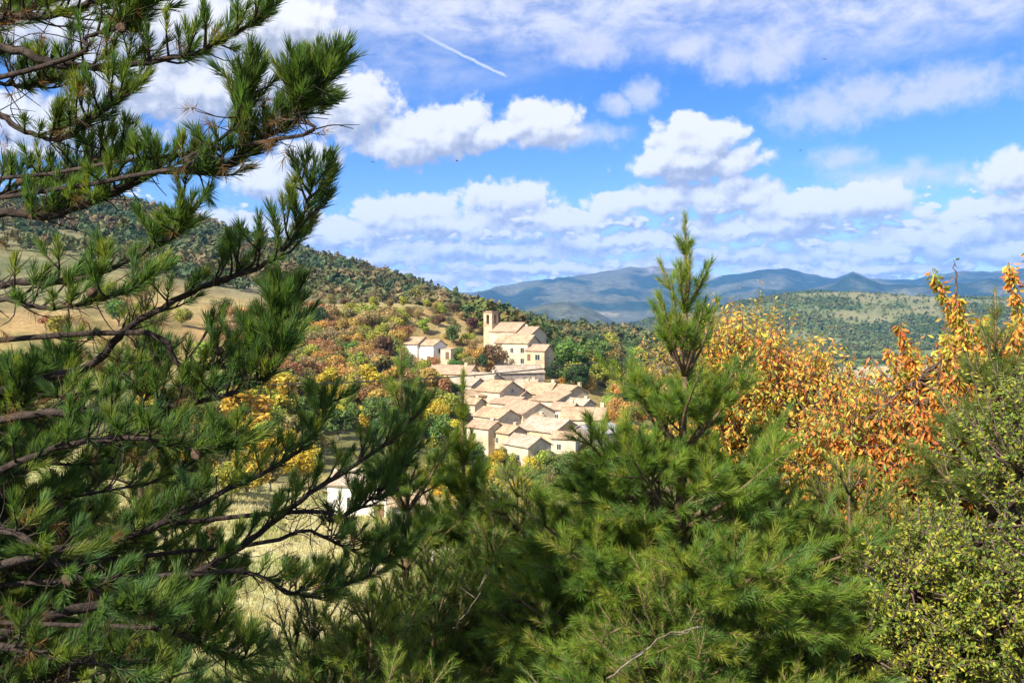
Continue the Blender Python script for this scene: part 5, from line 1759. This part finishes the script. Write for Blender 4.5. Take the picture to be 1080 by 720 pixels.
# ---- the big long-needled pine at the left
def big_pine():
    rs = rng(91)
    base = ground_at(-190, 4.6)
    root = empty('pine_tree', base)
    tag(root, 'big dark long needled pine with heavy boughs filling the left side', 'pine tree')
    z = np.linspace(-.4, 6.2 - base[2], 14)
    axis = np.stack([0.05 * np.sin(z * .9), 0.05 * np.cos(z * .7), z], -1)
    g = Geo()
    g.tube(axis, np.linspace(.15, .025, 14), 14)
    link('trunk', g.mesh('trunk', False, True), BARK, root)

    def on_trunk(zz):
        return base + np.array([np.interp(zz - base[2], z, axis[:, 0]), np.interp(zz - base[2], z, axis[:, 1]), zz - base[2]])

    gn = Geo()
    cones = []
    brown = [(0.20, 0.11, 0.045), (0.16, 0.10, 0.05)]

    def bough(path, r0, twigs, tuft0=0.25, tl=(.07, .22), ups=.85, per=96, tips=1):
        n = max(12, int(len(path) * 6))
        p = polyline(path, n, rs, .0035)
        L = np.linalg.norm(np.diff(p, axis=0), axis=1).sum()
        gw = Geo()
        gw.tube(p - base, np.linspace(r0, .0055, n), 8)
        S, A, LL = [], [], []
        oldS, oldA, oldL = [], [], []
        deadS, deadA = [], []

        def shoot(q, d, l):
            S.append(q)
            A.append(d)
            LL.append(l)
        for i in range(int(9 * L)):
            # thin bare twigs of the shaded inner part
            t = rs.uniform(.12, .85)
            j = int(t * (n - 2))
            d = unit(unit(p[j + 1] - p[j]) * .8 + rs.normal(0, .6, 3))
            l = rs.uniform(.08, .30)
            b = unit(d + rs.normal(0, .5, 3))
            tw = polyline([p[j], p[j] + d * l * .5, p[j] + d * l * .5 + b * l * .5], 6)
            gw.tube(tw - base, np.linspace(.0035, .0015, 6), 4)
            if rs.random() < .5:
                e = unit(b + rs.normal(0, .6, 3)) * l * .5
                gw.tube(polyline([tw[3], tw[3] + e * .5, tw[3] + e], 4) - base, np.linspace(.002, .0012, 4), 4)
            if rs.random() < .22:
                deadS.append(tw[-1])
                deadA.append(b)
        cnt = int(twigs * L * 1.05)
        for i in range(cnt):
            t = tuft0 + (1 - tuft0) * ((i + rs.random()) / max(cnt, 1))
            f = min(t * (n - 1), n - 2)
            j = int(f)
            q = p[j] + (p[j + 1] - p[j]) * (f - j)
            tan = unit(p[j + 1] - p[j])
            side = unit(np.cross(tan, [0, 0, 1.0])) * (1 if i % 2 else -1)
            d = unit(tan * rs.uniform(.35, .9) + side * rs.uniform(.2, .9) + np.array([0, 0, rs.uniform(-.1, 1.0) * ups]))
            l = rs.uniform(*tl) * (1.15 - .45 * t)
            e1 = q + d * l * .5
            d2 = unit(d + np.array([0, 0, .55 * ups]) + rs.normal(0, .12, 3))
            e2 = e1 + d2 * l * .5
            gw.tube(polyline([q, e1, e2], 6) - base, np.linspace(.007, .0035, 6), 5)
            sl = rs.uniform(.05, .11)
            shoot(e2 - d2 * .05, d2, sl + .03)
            if rs.random() < .75:
                s2 = unit(d2 + rs.normal(0, .55, 3) + np.array([0, 0, .3]))
                gw.tube(polyline([e1, e1 + s2 * .06, e1 + s2 * .13], 5) - base, np.linspace(.005, .003, 5), 4)
                shoot(e1 + s2 * .07, unit(s2 + np.array([0, 0, .3])), sl * .9)
            if rs.random() < .35:
                oldS.append(q + d * l * .15)
                oldA.append(d)
                oldL.append(l * .35)
            if rs.random() < .03:
                cones.append((e1, unit(d + np.array([0, 0, -.7]))))
        tan = unit(p[-1] - p[-4])
        for i in range(tips):
            d = unit(tan + (rs.normal(0, .35, 3) if i else 0) + np.array([0, 0, .3]))
            shoot(p[-1] - d * .02, d, rs.uniform(.09, .15))
        # last stretch of the bough itself carries needles
        for t in np.linspace(.74, .97, 5):
            j = int(t * (n - 2))
            shoot(p[j], unit(p[j + 1] - p[j]), .07)
        needles(gn, np.array(S) - base, np.array(A), np.array(LL), per, .072, .0029, rs, DARKGREEN + [(0.075, 0.125, 0.03)], (44, 15), .12, .1, True)
        if deadS:
            needles(gn, np.array(deadS) - base, np.array(deadA), np.full(len(deadS), .06), 34, .07, .0026, rs, brown, (70, 35), -.3, -.1, False)
        if oldS:
            needles(gn, np.array(oldS) - base, np.array(oldA), np.array(oldL), 26, .085, .0026, rs, DARKGREEN + brown, (75, 50), -.1, .05, False)
        link('branch', gw.mesh('branch', False, True), BARK, root)

    def traced(px, Y0, Y1, **kw):
        n = len(px)
        pts = [at(a, b, 1.25 * (Y0 + (Y1 - Y0) * i / (n - 1))) for i, (a, b) in enumerate(px)]
        s = on_trunk(pts[0][2] - .15)
        bough([s] + pts, **kw)

    traced([(-60, 95), (0, 52), (60, 68), (115, 70), (180, 62), (230, 46), (276, 18)], 3.4, 3.0, r0=.030, twigs=7.5, tuft0=.42, tips=2)
    traced([(-60, 40), (10, 20), (60, 15), (120, -5), (150, -20)], 3.4, 3.2, r0=.028, twigs=15, tuft0=.3, tips=2)
    traced([(60, 66), (90, 40), (130, 28), (150, 8)], 3.2, 3.1, r0=.014, twigs=9, tuft0=.55, tips=2)
    traced([(-60, 100), (0, 122), (30, 140), (70, 146), (100, 122), (140, 98)], 3.4, 3.1, r0=.020, twigs=9, tuft0=.45, tips=2)
    traced([(-60, 70), (0, 88), (30, 92), (60, 84)], 3.6, 3.4, r0=.016, twigs=8, tuft0=.5, tips=2)
    traced([(-60, 260), (0, 225), (50, 228), (110, 208), (165, 182), (225, 180), (285, 143), (325, 112), (350, 78)], 3.3, 2.9, r0=.026, twigs=23, tuft0=.28, tl=(.05, .14), tips=3)
    traced([(150, 185), (200, 165), (250, 130), (264, 88)], 3.0, 2.95, r0=.012, twigs=6, tuft0=.7, tl=(.06, .14), tips=1)
    traced([(280, 150), (310, 120), (322, 92)], 2.95, 2.9, r0=.010, twigs=9, tuft0=.7, tl=(.06, .16), tips=1)
    traced([(-60, 225), (0, 205), (40, 200), (90, 180), (130, 160)], 3.5, 3.3, r0=.022, twigs=14, tuft0=.3, tips=2)
    traced([(-60, 330), (0, 300), (80, 296), (140, 272), (182, 248), (198, 226)], 3.3, 3.0, r0=.022, twigs=6, tuft0=.4, tips=2)
    traced([(-60, 430), (40, 400), (95, 385), (130, 350), (160, 330), (220, 300), (270, 284), (305, 258), (322, 222), (329, 192)], 3.5, 3.0, r0=.026, twigs=8, tuft0=.5, tips=2, tl=(.10, .24))
    traced([(-60, 320), (0, 315), (50, 325), (100, 318), (150, 300)], 3.2, 2.9, r0=.018, twigs=6, tuft0=.4, tips=2)
    traced([(130, 350), (190, 385), (250, 385), (290, 362), (302, 330)], 3.3, 3.2, r0=.016, twigs=16, tuft0=.4, tips=3, tl=(.12, .3))
    traced([(-60, 470), (0, 442), (100, 432), (180, 428), (245, 415), (285, 395), (298, 372)], 3.3, 3.1, r0=.026, twigs=12, tuft0=.35, tips=3)
    traced([(-60, 520), (0, 495), (70, 470), (140, 462), (200, 472), (250, 470)], 3.2, 3.0, r0=.024, twigs=11, tuft0=.35, tips=2)
    traced([(-60, 610), (20, 590), (70, 578), (150, 560), (230, 522), (300, 486), (334, 455), (342, 425)], 3.4, 3.9, r0=.030, twigs=10, tuft0=.4, tips=3)
    traced([(-60, 700), (30, 656), (110, 636), (200, 606), (262, 570), (330, 518), (390, 480), (425, 455), (440, 432)], 3.3, 4.4, r0=.036, twigs=9, tuft0=.45, tips=3)
    traced([(300, 540), (350, 548), (400, 520), (430, 480)], 4.0, 4.4, r0=.016, twigs=11, tuft0=.5, tips=2)
    traced([(250, 575), (320, 560), (360, 575), (405, 592), (432, 576)], 3.9, 4.2, r0=.014, twigs=8, tuft0=.45, tips=2)
    traced([(200, 605), (270, 606), (310, 626), (345, 622), (395, 606)], 3.6, 4.0, r0=.014, twigs=9, tuft0=.4, tips=2)
    traced([(-60, 690), (0, 682), (70, 692), (130, 706), (190, 738)], 3.0, 2.9, r0=.026, twigs=8, tuft0=.4, tips=2)
    traced([(120, 660), (170, 665), (215, 680), (260, 700)], 3.2, 3.2, r0=.012, twigs=9, tuft0=.4, tips=2)
    traced([(-60, 560), (10, 560), (70, 600), (130, 640), (170, 650)], 3.0, 2.8, r0=.020, twigs=9, tuft0=.4, tips=2)
    # the crowded boughs inside the crown
    for i in range(44):
        ex, ey = rs.uniform(-60, 255), rs.uniform(335, 715)
        Y0, Y1 = rs.uniform(3.3, 3.9), rs.uniform(3.3, 5.6)
        m = (rs.uniform(-60, ex * .5), ey + rs.uniform(5, 40))
        traced([(-70, ey + rs.uniform(-30, 70)), m, (ex * .75, ey + 12), (ex, ey - 20)], Y0, Y1, r0=.013, twigs=13, tuft0=.3, tips=2)
    for i in range(3):
        ex, ey = rs.uniform(-60, 60), rs.uniform(-20, 40)
        traced([(-70, ey + rs.uniform(10, 70)), (ex * .4 - 30, ey + 25), (ex, ey)], 3.6, rs.uniform(3.4, 4.2), r0=.018, twigs=11, tuft0=.3, tips=2)
    # unseen boughs on the sunny side and in the top, added for shade
    for i in range(22):
        zz = rs.uniform(0.6, 5.6)
        a = rs.uniform(math.radians(95), math.radians(275))
        l = (6.4 - zz) * .36 + .3
        s = on_trunk(zz)
        d = np.array([math.cos(a), math.sin(a), 0])
        bough([s, s + d * l * .5 + np.array([0, 0, .05]), s + d * l + np.array([0, 0, .3])], r0=.02, twigs=7, tuft0=.3, per=60)
    link('crown', gn.mesh('crown'), NEEDLE, root)
    cm = Geo()
    prof = [(0, .004), (.006, .012), (.018, .021), (.034, .024), (.05, .018), (.064, .008), (.07, .002)]
    cm.tube([(0, 0, h) for h, r in prof], [r for h, r in prof], 10)
    cone_me = cm.mesh('pine_cone', False, False)
    vis = [c for c in cones if -20 < CX + F * c[0][0] / c[0][1] < 480][:40]
    for q, d in vis:
        o = link('pine_cone', cone_me, CONE, root)
        o.location = tuple(q - base)
        o.rotation_euler = Vector(d).to_track_quat('Z', 'Y').to_euler()


big_pine()
